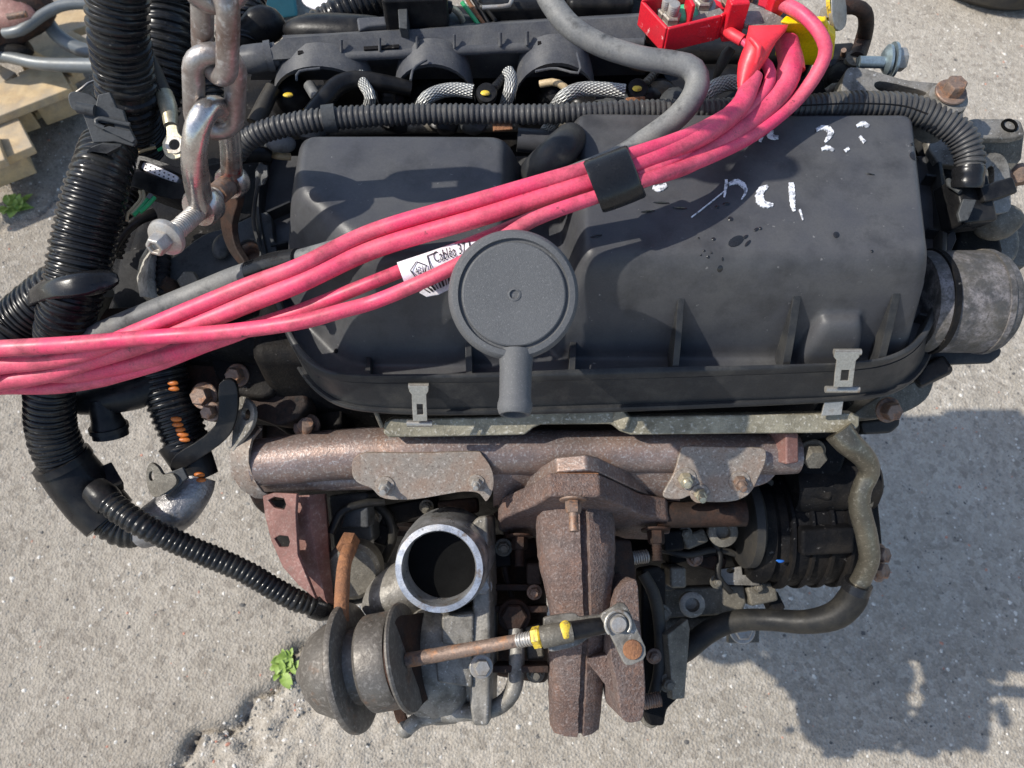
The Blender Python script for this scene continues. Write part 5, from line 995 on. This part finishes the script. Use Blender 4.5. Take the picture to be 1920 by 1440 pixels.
# earth lead with ring terminal
EL = empty('earth_lead', P(325, 275, .95), 'black lead with a tinned ring terminal standing beside the chain', 'cable')
mk('lead_sheath', tube([P(262, 60, 1.03), P(272, 90, 1.02), P(288, 130, 1.01), P(302, 165, 1.0), P(308, 180, .998)], [9, 12, 14, 15, 15], 18), M['rubber_dark'], EL)
mk('lug_barrel', tube([P(307, 176, .998), P(314, 196, .996), P(318, 214, .994), P(320, 236, .992)], [16, 17, 15, 12], 20), M['brass'], EL)
mk('lug_eye', plate(smooth_loop([(312, 236), (330, 234), (334, 248), (346, 262), (350, 278), (340, 294), (322, 298), (308, 288), (304, 268), (312, 252)], 3), P(326, 270, .995), (0, -.45, .9), .003, [circ(328, 272, 12, 12, 20)]), M['brass'], EL, bevel=.0006)
o_ = PP(328, 272, P(326, 270, .995), V(0, -.45, .9)); mk('lug_washer', lathe([(.0068, -.001), (.0068, .0012), (.0042, .0012), (.0042, -.001)], o_, (0, -.45, .9), 28, closed=True), M['boltsteel'], EL)
# multi-pin plug with cut wires
PL = empty('plug', P(295, 350, .92), 'black multi pin plug with pale grey face and cut wires', 'plug')
pn = V(-.15, -.30, .93)
mk('plug_shell', plate(smooth_loop([(248, 304), (258, 294), (270, 292), (340, 316), (350, 328), (346, 344), (340, 372), (300, 368), (256, 352), (240, 346), (242, 326)], 2), P(295, 330, .958), pn, .03, [smooth_loop([(262, 306), (272, 302), (336, 326), (340, 338), (330, 342), (266, 320)], 3)]), M['black'], PL, bevel=.0012)
mk('plug_face', plate(smooth_loop([(266, 308), (272, 303), (330, 328), (332, 338), (324, 341), (268, 318)], 3), P(298, 322, .956), pn, .01), M['white'], PL, bevel=.0006)
for i in range(7):
    for j in range(2):
        p = PP(274 + i * 8.6 - j * 1, 309 + i * 3.8 + j * 7, P(298, 322, .956), pn); mk('pin_hole', lathe([(.0007, 0), (.0007, .0004), (0, .0004)], p, pn, 8), M['clipgrey'], PL)
for (pts, mm, r) in ((((262, 358), (264, 372), (252, 388), (240, 400), (238, 414)), 'beige', 3), (((268, 358), (270, 374), (258, 390), (246, 402)), 'beige', 3), (((282, 366), (272, 380), (258, 396), (250, 404)), 'green', 4), (((290, 370), (276, 386), (262, 398)), 'green', 4), (((284, 366), (278, 374)), 'rubber', 6), (((232, 292), (254, 280), (276, 272), (290, 266)), 'beige', 3), (((240, 296), (264, 284), (292, 276)), 'beige', 3), (((276, 262), (284, 252), (292, 244)), 'beige', 3), (((258, 262), (276, 270), (290, 274)), 'rubber', 3), (((296, 282), (310, 274), (318, 266)), 'green', 3)):
    mk('wire', tube([P(x, y, .955 - .0 * i) for i, (x, y) in enumerate(pts)], r, 8, .004), M[mm], PL)

# ---- chain sling and shackle
def link_geo(c, up, side, Lh, W, r):
    up = Vector(up).normalized(); side = (Vector(side) - up * Vector(side).dot(up)).normalized(); a = W - 0.0; pts = []
    for t in np.linspace(-math.pi / 2, math.pi / 2, 12): pts.append(c + up * (Lh * 1.0 + W * math.cos(t)) + side * (W * math.sin(t)))
    for t in np.linspace(math.pi / 2, math.pi * 1.5, 12): pts.append(c - up * (Lh * 1.0 - W * math.cos(t)) + side * (W * math.sin(t)))
    # closed sweep
    n = 16; T = [(pts[(i + 1) % 24] - pts[i - 1]).normalized() for i in range(24)]; nn = up.cross(side).normalized(); g = G(); vs = []; fs = []
    for p, t in zip(pts, T):
        b = t.cross(nn)
        for k in range(n):
            q = 2 * math.pi * k / n; vs.append(p + (nn * math.cos(q) + b * math.sin(q)) * r)
    for i in range(24):
        for k in range(n): fs.append((i * n + k, i * n + (k + 1) % n, ((i + 1) % 24) * n + (k + 1) % n, ((i + 1) % 24) * n + k))
    return g.add(vs, fs)
CH = empty('chain', P(400, 250, 1.05), 'rusty steel lifting chain above the shackle', 'chain')
cY = .408
pA = PY(402, 258, cY - .002); pB = PY(403, 82, cY + .004); cu = (pB - pA).normalized(); Lk = (pB - pA).length; rk = 20.0 * sc((pA + pB) / 2)
Wk = 36.5 * sc((pA + pB) / 2); inner = Lk - 2 * rk * 2        # pitch of the links
half = Lk / 2 - Wk - rk; c0 = (pA + pB) / 2
mk('link', link_geo(c0, cu, V(1, .25, 0), half, Wk, rk), M['chain'], CH)
pitch = Lk - 2 * 2 * rk * .98
for i in range(1, 6):
    sd = V(.72, -.7, 0) if i % 2 else V(1, .25, 0)
    mk('link', link_geo(c0 + cu * (pitch * i), cu, sd, half, Wk, rk), M['chain'], CH)
SH = empty('shackle', P(390, 380, .94), 'bright steel bow shackle with a screwed pin, hooked in the bottom link', 'shackle')
q0 = P(376, 378, 1.000); q1 = P(436, 340, .985)      # the two eyes of the shackle
top = pA + cu * (rk * 1.6) + V(0, 0, .001)
def lean(p, q, t, o): return p.lerp(q, t) + o
bow = [q0, q0.lerp(top, .45) + V(-.004, -.012, .004), q0.lerp(top, .85) + V(-.003, -.010, .010), top + V(0, 0, .007), q1.lerp(top, .85) + V(.003, .008, .008), q1.lerp(top, .45) + V(.004, .008, .002), q1]
bow = [P(378, 388, .999), P(368, 335, 1.032), P(364, 284, 1.056), P(372, 234, 1.073), P(391, 205, 1.077), P(412, 205, 1.066), P(426, 230, 1.045), P(432, 270, 1.022), P(434, 310, .998), P(436, 344, .981)]
mk('bow', tube(bow, [23, 24, 24, 24, 23, 22, 21, 20, 20, 20], 24, .004), M['shackle'], SH)
pinax = (P(434, 342, .982) - P(310, 448, 1.012)).normalized()
mk('eye', lathe([(.0065, -.007), (.0125, -.0075), (.0140, -.005), (.0140, .005), (.0125, .0075), (.0065, .007)], P(382, 385, .9995), pinax, 36, closed=True), M['shackle'], SH)
mk('eye', lathe([(.0065, -.006), (.0110, -.0065), (.0125, -.004), (.0125, .004), (.0110, .0065), (.0065, .006)], P(436, 340, .982), pinax, 36, closed=True), M['shackle'], SH)
mk('pin_thread', corr([P(306, 450, 1.012), P(382, 385, .9985), P(436, 340, .981)], [19, 17.5, 17], .0021, .07, 28), M['boltsteel'], SH)
bh = P(312, 445, 1.0125); kb = sc(bh)
mk('pin_washer', lathe([(.004, -.002), (36 * kb, -.002), (37 * kb, -.0005), (35 * kb, .002), (24 * kb, .004), (.004, .004)], bh, -pinax, 40), M['boltsteel'], SH)
mk('pin_head', lathe([(21 * kb, .0), (21 * kb, .009), (18 * kb, .0115), (11 * kb, .0118), (9 * kb, .0085), (0, .0085)], bh - pinax * .003, -pinax, hexn=6), M['boltsteel'], SH, bevel=.0008)
mk('spacer', tube([P(405, 366, .992), P(424, 350, .985)], [21, 21], 24), M['bolt_rusty'], SH)

# ---- pink battery cables draped over the air box
PG = 'pink battery cables'
def cable(pts, r, label, amp=.0005, seed=1):
    return mk('battery_cable', wobble_tube([P(*p) for p in pts], r, 18, .006, amp, seed), M['pink'], None, label=label, cat='cable', group=PG)
cable([(-420, 930, .70), (-300, 820, .80), (-160, 735, .90), (-60, 700, .93), (0, 684, .932), (80, 676, .936), (163, 660, .944), (262, 622, .957), (379, 572, .975), (470, 532, .99), (560, 497, 1.004), (700, 432, 1.012), (900, 376, 1.03), (1040, 335, 1.038), (1160, 297, 1.042), (1290, 252, 1.036), (1368, 212, 1.024), (1404, 182, 1.02)], [18, 18, 18, 19, 18, 17, 17, 16, 16, 15.5, 15.5, 15.5, 15, 15, 14, 13, 13, 12], 'uppermost pink cable of the bundle, ending in the red sleeve', seed=1)
cable([(-430, 960, .69), (-310, 860, .78), (-170, 770, .88), (-60, 730, .915), (0, 716, .918), (90, 700, .924), (175, 674, .934), (262, 648, .946), (379, 604, .964), (470, 566, .98), (560, 530, 0.996), (700, 468, 1.006), (900, 408, 1.024), (1040, 362, 1.032), (1160, 322, 1.036), (1306, 262, 1.032), (1381, 206, 1.022), (1404, 160, 1.022), (1410, 140, 1.024)], [18, 18, 18, 18, 18, 18, 18, 18, 18, 18, 18, 17.5, 17.5, 18, 18, 18.5, 19, 18, 18], 'thick smudged pink cable just below the top one', seed=2)
cable([(-420, 990, .68), (-300, 880, .77), (-150, 760, .87), (0, 706, .912), (150, 700, .915), (300, 668, .93), (420, 630, .95), (560, 586, .972), (700, 530, 0.992), (800, 488, 0.998), (900, 448, 1.006), (1040, 392, 1.018), (1160, 345, 1.026), (1285, 306, 1.022), (1394, 236, 1.008), (1460, 176, 1.012), (1484, 126, 1.02), (1478, 80, 1.02)], [18, 18, 18, 18, 18, 17, 16, 14, 13, 13, 13, 15, 18, 22, 23, 23, 23, 22], 'shaded pink cable that carries the white label, thick at its right end', seed=3)
cable([(-410, 1010, .67), (-290, 890, .76), (-160, 780, .86), (-60, 738, .895), (0, 727, .902), (96, 726, .903), (180, 714, .908), (233, 700, .914), (300, 680, .924), (379, 650, .94), (437, 630, .952), (520, 598, .966)], [14, 14, 14, 14, 14, 14, 14, 14, 14, 13, 13, 12], 'lowest pink cable, at the bottom edge of the bundle on the left', seed=4)
cable([(-30, 655, .945), (6, 652, .95), (60, 650, .953), (150, 646, .956), (240, 638, .96), (320, 631, .965), (420, 622, .972), (560, 602, .984), (640, 582, .99), (700, 566, .993), (780, 534, 1.008), (870, 492, 1.018), (940, 450, 1.026), (1010, 408, 1.032), (1130, 364, 1.036), (1230, 330, 1.034), (1329, 296, 1.022), (1420, 250, 1.006), (1498, 182, 1.010), (1543, 109, 1.03), (1537, 65, 1.042), (1498, 22, 1.046), (1452, 2, 1.04)], [15, 16, 16, 16, 15, 15, 15, 15, 14, 14, 14, 14, 14, 14, 13, 13, 13, 13, 13, 13, 13, 13, 13], 'slim pink cable lying apart in front, looping round the yellow cover', seed=5)
cable([(1130, 352, 1.03), (1200, 330, 1.033), (1264, 300, 1.03), (1368, 232, 1.018), (1420, 188, 1.016), (1441, 158, 1.02), (1444, 132, 1.024), (1430, 114, 1.026)], [11, 11, 11, 11, 11, 11, 11, 10], 'thinnest pink cable, squeezed between the two thick ones at the right', seed=6)
# tape band round the bundle
g = G(); loops = []
for (cx_, cy_, hw) in ((1112, 352, 1.0), (1116, 350, 1.05), (1134, 344, 1.06), (1168, 331, 1.06), (1190, 322, 1.05), (1194, 320, 1.0)):
    c = P(cx_, cy_, 1.034); kk_ = sc(c); ax_ = (P(1188, 317, 1.034) - P(1124, 345, 1.034)).normalized(); n_ = (CAMP - c).normalized(); s_ = ax_.cross(n_).normalized()
    loops.append([c + s_ * (math.cos(t) * 49 * kk_ * hw) + n_ * (math.sin(t) * 40 * kk_ * hw) for t in np.linspace(0, 2 * math.pi, 29)[:-1]])
mk('tape_band', loft(loops, True, (True, True)), M['tape'], None, label='black tape band tied round the pink cables', cat='tape', sharp=60)
# white label with print
LB = empty('cable_label', P(830, 485, .985), 'white printed label wrapped on a pink cable beside the separator', 'label')
def lab(u, v, off=0.0):
    a = Vector((744, 492)).lerp(Vector((912, 436)), u); b = Vector((758, 530)).lerp(Vector((918, 478)), u); q = a.lerp(b, v)
    return P(q.x, q.y, 1.003 + .0075 * math.sin(math.pi * (.15 + .7 * v)) + off)
nu, nv_ = 12, 8; g = G(); vs = [lab(i / nu, j / nv_) for j in range(nv_ + 1) for i in range(nu + 1)]; vs2 = [v - V(0, -.0002, .0008) for v in vs]; n_ = len(vs)
fs = [(j * (nu + 1) + i, (j + 1) * (nu + 1) + i, (j + 1) * (nu + 1) + i + 1, j * (nu + 1) + i + 1) for j in range(nv_) for i in range(nu)]
g.add(vs + vs2, fs + [tuple(reversed([a + n_ for a in f])) for f in fs]); mk('label_film', g, M['white'], LB)
def label_text(txt, u0, u1, v0, v1, name='print'):
    cu_ = bpy.data.curves.new('t', 'FONT'); cu_.body = txt; cu_.size = 1; ob = bpy.data.objects.new('t', cu_); COL.objects.link(ob); bpy.context.view_layer.update()
    dg = bpy.context.evaluated_depsgraph_get(); me = ob.evaluated_get(dg).to_mesh(); vs = [v.co.copy() for v in me.vertices]; fs = [tuple(p.vertices) for p in me.polygons]; ob.evaluated_get(dg).to_mesh_clear()
    bpy.data.objects.remove(ob); x0 = min(v.x for v in vs); x1 = max(v.x for v in vs); y0 = min(v.y for v in vs); y1 = max(v.y for v in vs)
    g = G(); g.add([lab(u0 + (u1 - u0) * (v.x - x0) / (x1 - x0), v1 - (v1 - v0) * (v.y - y0) / (y1 - y0), .0011) for v in vs], fs); mk(name, g, M['ink'], LB)
label_text('Cabléa 37', .39, .755, .08, .56); label_text('431', .155, .25, .50, .84)
def ink_line(a, b, w=.02):
    a, b = Vector(a), Vector(b); d = (b - a).normalized(); n2 = Vector((-d.y, d.x)) * w; n2.x *= .35; m_ = 6; vs = []
    for i in range(m_ + 1):
        q = a.lerp(b, i / m_)
        for s_ in (-1, 1): r = q + n2 * s_; vs.append(lab(r.x, r.y, .0011))
    g = G(); g.add(vs, [(i * 2, i * 2 + 1, i * 2 + 3, i * 2 + 2) for i in range(m_)]); mk('print', g, M['ink'], LB)
for a, b in (((.11, .55), (.2, .25)), ((.2, .25), (.29, .55)), ((.29, .55), (.25, .92)), ((.25, .92), (.14, .92)), ((.14, .92), (.11, .55)), ((.33, .15), (.33, .85)), ((.33, .15), (.42, .13)), ((.80, .10), (.80, .64))): ink_line(a, b)
# the loose tail of the label
tail = [[(786, 548), (812, 530), (838, 514), (862, 500)], [(800, 556), (822, 552), (846, 540), (864, 520)]]
tv = [P(*q, .988) for q in tail[0]] + [P(*q, .984) for q in tail[1]]; g = G(); g.add(tv + [v - V(0, 0, .0006) for v in tv], [(i, i + 4, i + 5, i + 1) for i in range(3)] + [(i + 8, i + 9, i + 13, i + 12) for i in range(3)]); mk('label_tail', g, M['white'], LB)
for i in range(9):
    t = .12 + i * .085; a = P(786 + 76 * t, 548 - 48 * t, .9888); b = P(800 + 60 * t, 553 - 26 * t, .9856)
    mk('bar_print', box((a + b) / 2 + V(0, 0, .0003), ((b - a).length * .86, .0007 + .0004 * (i % 3), .0003), b - a, (0, -.3, 1)), M['ink'], LB)

# ---- grey vacuum hose: over the manifold, under the cables, out at the left
mk('vacuum_hose', wobble_tube([P(*p) for p in ((1016, -30, 1.03), (1034, 6, 1.03), (1072, 52, 1.028), (1130, 86, 1.025), (1200, 108, 1.024), (1262, 118, 1.024), (1296, 128, 1.024), (1308, 154, 1.02), (1294, 190, 1.015), (1262, 226, 1.008), (1212, 262, 1.0), (1160, 294, .995), (1060, 330, .9935), (900, 385, .9930), (740, 432, .9925), (640, 462, .991), (560, 486, .98), (500, 500, .965), (440, 520, .952), (380, 546, .942), (300, 580, .93), (220, 614, .918), (150, 645, .905))], [22, 22, 22, 21, 21, 22, 23, 23, 22, 22, 21, 20, 16, 15, 15, 16, 18, 20, 21, 22, 22, 22, 22], 22, .006, .0004, 9), M['rubber'], None, label='dusty grey rubber hose bending over the intake and out under the cables', cat='hose')
mk('hose_tape', wobble_tube([P(*p) for p in ((560, 485, .981), (520, 493, .971), (486, 505, .962), (470, 510, .958))], [20, 22.5, 22.5, 22], 20, .003, .0007), M['tape'], None, label='glossy black tape wound on the grey hose left of the air box', cat='tape')

# ---- red terminal box, yellow cover, boots
RB = empty('terminal_box', P(1320, 90, .97), 'open red plastic terminal box with studs and nuts inside', 'terminal box')
def pq(x, y, z): return P(x, y, z)
fl = [(1254, 98), (1374, 72), (1356, 44), (1220, 10)]
def wall(a, b, z0, z1, th, nm='box_wall'):
    A0 = P(*a, z1); B0 = P(*b, z1); d = (B0 - A0); c = (A0 + B0) / 2 - V(0, 0, (z1 - z0) / 2)
    return mk(nm, box(c, (d.length, th, z1 - z0), d), M['red'], RB, bevel=.0012)
wall((1252, 52), (1352, 28), 1.020, 1.042, .003); wall((1204, 0), (1252, 52), 1.020, 1.042, .003); wall((1352, 28), (1362, 22), 1.020, 1.042, .003); wall((1204, -2), (1290, -14), 1.020, 1.044, .003); wall((1290, -14), (1302, 10), 1.022, 1.048, .003)
bz = 1.023
mk('box_floor', plate([(1222, 22), (1256, 74), (1360, 50), (1390, 20), (1300, -20)], P(1300, 40, bz), (0, 0, 1), .003), M['red'], RB, bevel=.0008)
mk('box_latch', box(P(1310, 56, 1.032), (.013, .006, .010), (1, .12, 0)), M['red'], RB, bevel=.0012)
mk('box_post', box(P(1376, 34, 1.037), (.015, .012, .034), (1, .1, 0)), M['red'], RB, bevel=.0015)
mk('box_post', box(P(1452, 14, 1.037), (.010, .012, .036), (1, .1, 0)), M['red'], RB, bevel=.0015)
mk('box_tray', plate([(1356, 58), (1420, 40), (1470, 20), (1440, -20), (1380, -20), (1350, 20)], P(1400, 20, 1.014), (0, 0, 1), .004), M['red'], RB, bevel=.001)
for (x, y) in ((1246, 30), (1258, 40)):
    mk('stud_nut', bolt(P(x, y, 1.027), (0, -.1, 1), .0075, .006, .011, .010, .0045), M['boltsteel'], RB)
mk('stud_nut', bolt(P(1316, 12, 1.028), (0, -.1, 1), .008, .006, .011, .010, .0045), M['boltsteel'], RB)
mk('stud_nut', bolt(P(1386, 2, 1.028), (0, -.1, 1), .012, .010, .015), M['bolt_rusty'], RB)
mk('green_cap', blob(P(1280, 24, 1.031), .009, 3, 3, (1.3, .9, .6), .2), M['palegreen'], RB)
mk('bus_bar', plate([(1288, 34), (1350, 14), (1360, 26), (1346, 34), (1296, 46)], P(1320, 30, 1.032), (0, -.15, 1), .003), M['alu'], RB, bevel=.0006)
mk('main_lug', plate(smooth_loop([(1370, 20), (1400, 4), (1430, 14), (1474, 36), (1478, 46), (1460, 52), (1402, 46), (1384, 34)], 3), P(1420, 32, 1.037), (0, -.2, 1), .005), M['alu'], RB, bevel=.001)
mk('small_boot', tube([P(1356, 52, 1.027), P(1372, 64, 1.030), P(1392, 76, 1.030)], [10, 11, 11], 18), M['redboot'], RB)
mk('small_lead', tube([P(1390, 75, 1.030), P(1402, 86, 1.030), P(1412, 100, 1.030)], 7, 12), M['pink'], RB)
BT = empty('shrink_sleeve', P(1420, 110, 0.986), 'red shrink sleeve pulled over the lug of the smudged pink cable', 'sleeve')
def rows_body(rows, thick, n=20):
    """a soft body lofted through rows (left px, right px, height): elliptic sections"""
    L = []
    for (xl, yl, xr, yr, z), th in zip(rows, thick):
        a, b = P(xl, yl, z), P(xr, yr, z); c = (a + b) / 2; n_ = (CAMP - c).normalized(); h = (b - a) / 2
        L.append([c + h * math.cos(t) + n_ * (math.sin(t) * th) for t in np.linspace(0, 2 * math.pi, n + 1)[:-1]])
    return loft(L, True, (True, True))
mk('sleeve_skin', rows_body([(1404, 48, 1478, 46, 1.038), (1402, 60, 1474, 58, 1.039), (1398, 74, 1456, 78, 1.038), (1396, 86, 1448, 92, 1.036), (1390, 100, 1440, 108, 1.032), (1384, 118, 1428, 126, 1.028), (1382, 136, 1418, 142, 1.025), (1382, 156, 1408, 156, 1.022), (1384, 176, 1398, 170, 1.019)], [.004, .007, .009, .010, .010, .010, .009, .008, .006]), M['redboot'], BT, sharp=70)
mk('sleeve_fold', tube([P(1408, 72, 1.047), P(1424, 92, 1.046), P(1418, 118, 1.038)], [5, 7, 4], 10), M['redboot'], BT)
mk('shrink_sleeve', wobble_tube([P(1468, 74, 1.021), P(1480, 90, 1.022), P(1486, 112, 1.020), P(1488, 134, 1.016)], [15, 18, 20, 21], 20, .004, .0006, 8), M['redboot'], None, label='second red shrink sleeve on the thick pink cable by the yellow cover', cat='sleeve')
YC = empty('terminal_cover', P(1530, 110, .97), 'yellow plastic terminal cover beside the looping slim cable', 'terminal cover')
mk('cover_body', loft([[P(x, y, z) for x, y, z in l] for l in ([(1452, 104, 0.978), (1470, 122, 0.978), (1540, 124, 0.978), (1562, 112, 0.978), (1562, 80, 0.978), (1470, 70, 0.978)], [(1454, 76, 1.008), (1472, 84, 1.008), (1545, 84, 1.008), (1567, 72, 1.008), (1566, 52, 1.008), (1470, 50, 1.008)], [(1454, 70, 1.012), (1472, 78, 1.012), (1545, 78, 1.012), (1566, 67, 1.012), (1564, 50, 1.012), (1470, 48, 1.012)], [(1458, 64, 1.018), (1474, 70, 1.018), (1541, 70, 1.018), (1558, 62, 1.018), (1556, 44, 1.018), (1474, 42, 1.018)], [(1462, 40, 1.038), (1478, 44, 1.038), (1536, 42, 1.038), (1550, 38, 1.038), (1548, 30, 1.038), (1474, 28, 1.038)])], True, (True, True)), M['yellow'], YC, bevel=.002, sharp=45)
for x in (1528, 1537, 1546):
    mk('cover_rib', tube([P(x, 33, 1.010), P(x + 3, 48, 1.031), P(x + 5, 62, 1.020)], 3, 8), M['yellow'], YC)
ST = empty('steel_elbow', P(1600, 110, 0.950), 'brown bent steel pipe with clamp plates behind the yellow cover', 'pipe')
mk('pipe', tube([P(1576, 14, 1.005), P(1600, 12, 1.005), P(1620, 22, 1.000), (P(1624, 46, 0.985)), P(1618, 76, 0.965), P(1606, 112, 0.970)], [14, 14, 14, 14, 15, 15], 20), M['rust_dark'], ST)
mk('pipe_foot', tube([P(1604, 108, 0.972), P(1600, 118, 0.965)], [17, 17], 20), M['alu_grime'], ST)
mk('clamp_plate', plate(smooth_loop([(1562, -10), (1572, -14), (1586, 0), (1588, 40), (1580, 56), (1568, 54), (1562, 30)], 3), P(1576, 20, 1.015), (.75, -.4, .5), .004), M['boltsteel'], ST, bevel=.001)
mk('clamp_gasket', plate(smooth_loop([(1556, -6), (1566, -10), (1576, 10), (1574, 46), (1566, 46), (1558, 24)], 3), P(1568, 20, 1.017), (.75, -.4, .5), .003), M['yellowpaint'], ST)
mk('clamp_bolt', bolt(P(1560, 24, 1.010), (-.7, -.4, .3), .006, .01), M['alu'], ST)
mk('socket_block', box(P(1572, 118, 0.950), (.03, .03, .02), (1, .1, 0)), M['black'], ST, bevel=.003)
mk('block_stud', tube([P(1580, 104, 0.960), P(1582, 94, 0.968)], 5, 10), M['bolt_rusty'], ST)
SB = empty('flange_bolt', P(1650, 118, .96), 'blue grey zinc bolt with washers sticking out right of the pipe', 'bolt')
mk('shank', tube([P(1610, 116, .975), P(1656, 117, .975)], 11, 18), M['greenbolt'], SB)
fa = V(1, -.05, .05)
mk('bolt_flange', lathe([(.006, -.004), (.0085, -.003), (.0125, 0), (.0125, .002), (.006, .0025)], P(1663, 112, .975), fa, 32), M['greenbolt'], SB)
mk('washer', lathe([(.006, 0), (.0145, 0), (.0145, .0022), (.006, .0022)], P(1672, 112, .975), fa, 32), M['greenbolt'], SB)
mk('head', bolt(P(1677, 112, .975), fa, .0098, .009), M['boltsteel'], SB)

# ---- connectors and leads behind the intake manifold
WB = empty('connector_block', P(780, 30, .95), 'black wiring connector block behind the intake manifold', 'connector')
mk('connector', box(P(782, 24, .985), (.055, .03, .05), (1, .05, 0)), M['black'], WB, bevel=.004)
mk('connector_plate', plate([(668, 32), (745, 28), (745, 44), (690, 50), (672, 58)], P(706, 40, .985), (0, -.2, 1), .01), M['rail'], WB, bevel=.002)
mk('connector_rack', plate([(744, -10), (764, -10), (764, 54), (748, 52)], P(755, 20, 1.0), (0, -.3, 1), .02), M['clipgrey'], WB, bevel=.001)
mk('socket', tube([P(806, 14, .99), P(826, 12, .99), P(846, 14, .988)], [14, 13, 11], 18), M['black'], WB)
mk('socket_ribs', corr([P(824, 12, .99), P(848, 14, .987)], [14, 12], .004, .15, 16), M['clipgrey'], WB)
mk('plug_tail', tube([P(846, 14, .987), P(860, 24, .98), P(868, 40, .972)], 6, 10), M['brass'], WB)
mk('cluster', blob(P(830, 44, .965), .02, 4, 3, (1.6, .7, .5), .5), M['clipgrey'], WB)
mk('cluster', blob(P(640, 56, .965), .03, 6, 3, (1.7, .6, .5), .2), M['black'], WB)
for i, (a, b, mm) in enumerate((((876, 0), (908, 46), 'rust_orange'), ((886, -4), (916, 44), 'black'), ((866, 4), (900, 50), 'green'), ((900, 0), (930, 40), 'black'))):
    mk('wire', tube([P(*a, .98), P(*b, .97)], 4, 8), M[mm], WB)
mk('dark_housing', box(P(965, 22, .955), (.07, .05, .05), (1, .05, 0)), M['black'], WB, bevel=.006)
mk('housing_strip', tube([P(904, 14, .985), P(940, 12, .985), P(958, 8, .985), P(958, -6, .985)], 4, 10), M['boltsteel'], WB)
mk('dark_housing', box(P(1120, 16, .95), (.06, .05, .05), (1, .0, 0)), M['black'], WB, bevel=.006)
mk('under_bracket', box(P(1150, 50, .93), (.12, .05, .05), (1, .0, 0)), M['oily'], WB, bevel=.006)
mk('connector_block', blob(P(476, 62, .95), .024, 12, 3, (1.0, .8, .9), .45), M['black'], None, label='dark moulded connector hidden right of the chain', cat='connector')

# ---- yard behind: pallet, scrap, crate, tyre
PA = empty('pallet', P(70, 180, 0), 'pale wooden pallet lying on the concrete at upper left', 'pallet')
def plank(a, b, w, z, th, nm='plank'):
    A, B = P(*a, z), P(*b, z); d = B - A; mk(nm, box((A + B) / 2 - V(0, 0, th / 2), (d.length, w, th), d), M['wood'], PA, bevel=.003)
plank((-140, 240), (118, 140), .105, .135, .022); plank((50, 50), (160, 108), .10, .135, .022); plank((80, 66), (150, 10), .10, .135, .022)
plank((-120, 100), (0, 160), .10, .115, .022); plank((-60, 90), (170, 20), .10, .135, .022)
plank((-160, 330), (0, 272), .095, .135, .022); plank((-40, 160), (24, 290), .09, .113, .022); plank((120, 150), (30, 40), .09, .113, .022)
plank((-130, 262), (112, 168), .09, .022, .022); plank((-150, 350), (10, 296), .09, .022, .022)
for (x, y) in ((100, 172), (10, 205), (-60, 236), (0, 290), (60, 78)):
    A = P(x, y, .07); mk('pallet_block', box(A, (.10, .10, .085), (1, .6, 0)), M['wood'], PA, bevel=.003)
mk('scrap_pipe', tube([P(10, 62, .25), P(40, 56, .26), P(90, 22, .27), P(130, 8, .275), P(200, 8, .27)], 10, 16, .02), M['greypipe'], None, label='bent grey pipe over the pallet at the upper left', cat='pipe', group='scrap pipes on the pallet')
mk('scrap_pipe', tube([P(-60, 96, .20), P(20, 108, .20), P(80, 120, .20), P(190, 124, .20)], [11, 11, 12, 14], 16, .02), M['greypipe'], None, label='straight dark grey bar across the pallet at the left edge', cat='pipe', group='scrap pipes on the pallet')
mk('scrap_hose', tube([P(60, -14, .24), P(84, 32, .23), P(108, 66, .215), P(140, 88, .2), P(180, 100, .19)], [10, 12, 14, 14, 12], 16, .02), M['greypipe'], None, label='flat grey strap drooping between the pallet boards', cat='hose')
SE = empty('scrap_engine', P(10, 70, .16), 'rusty scrap machine part sitting on the pallet at the corner', 'machine part')
mk('casting', blob(P(-10, 30, .24), .12, 31, 3, (1.1, .8, .55), .35), M['rust_dark'], SE); mk('casting', blob(P(20, 18, .27), .06, 35, 3, (1.2, .8, .5), .4), M['rust_red'], SE)
mk('casting', blob(P(10, 88, .20), .045, 37, 3, (1.4, .8, .6), .4), M['oily'], SE); mk('rod', tube([P(14, 32, .30), P(50, 26, .3)], 6, 10, .02), M['bolt_rusty'], SE)
mk('crate', loft([[P(x, y, z) for x, y in ((492, 40), (560, 32), (552, -24), (484, -14))] for z in (.0,)] + [[P(x, y, .0) + V(0, 0, .16) for x, y in ((490, 42), (562, 34), (554, -26), (482, -16))]], True, (True, True)), M['teal'], None, bevel=.008, label='teal plastic crate on the ground at the top edge', cat='crate')
mk('rag', blob(P(600, -4, .16), .05, 17, 3, (1, .8, .4), .4), M['white'], None, label='crumpled white plastic lying at the top behind the conduit', cat='rag')
tO = P(1880, -112, .07); n_ = 48; g = G()
mk('tyre', lathe([(.14, -.06), (.20, -.07), (.225, -.045), (.23, 0), (.225, .045), (.20, .07), (.14, .06), (.135, 0)], tO, (0, 0, 1), 56, closed=True), M['rubber_dark'], None, label='dark rounded rubber object lying on the concrete at the top right edge', cat='tyre')  # ring modelled for an unidentified dark rounded edge
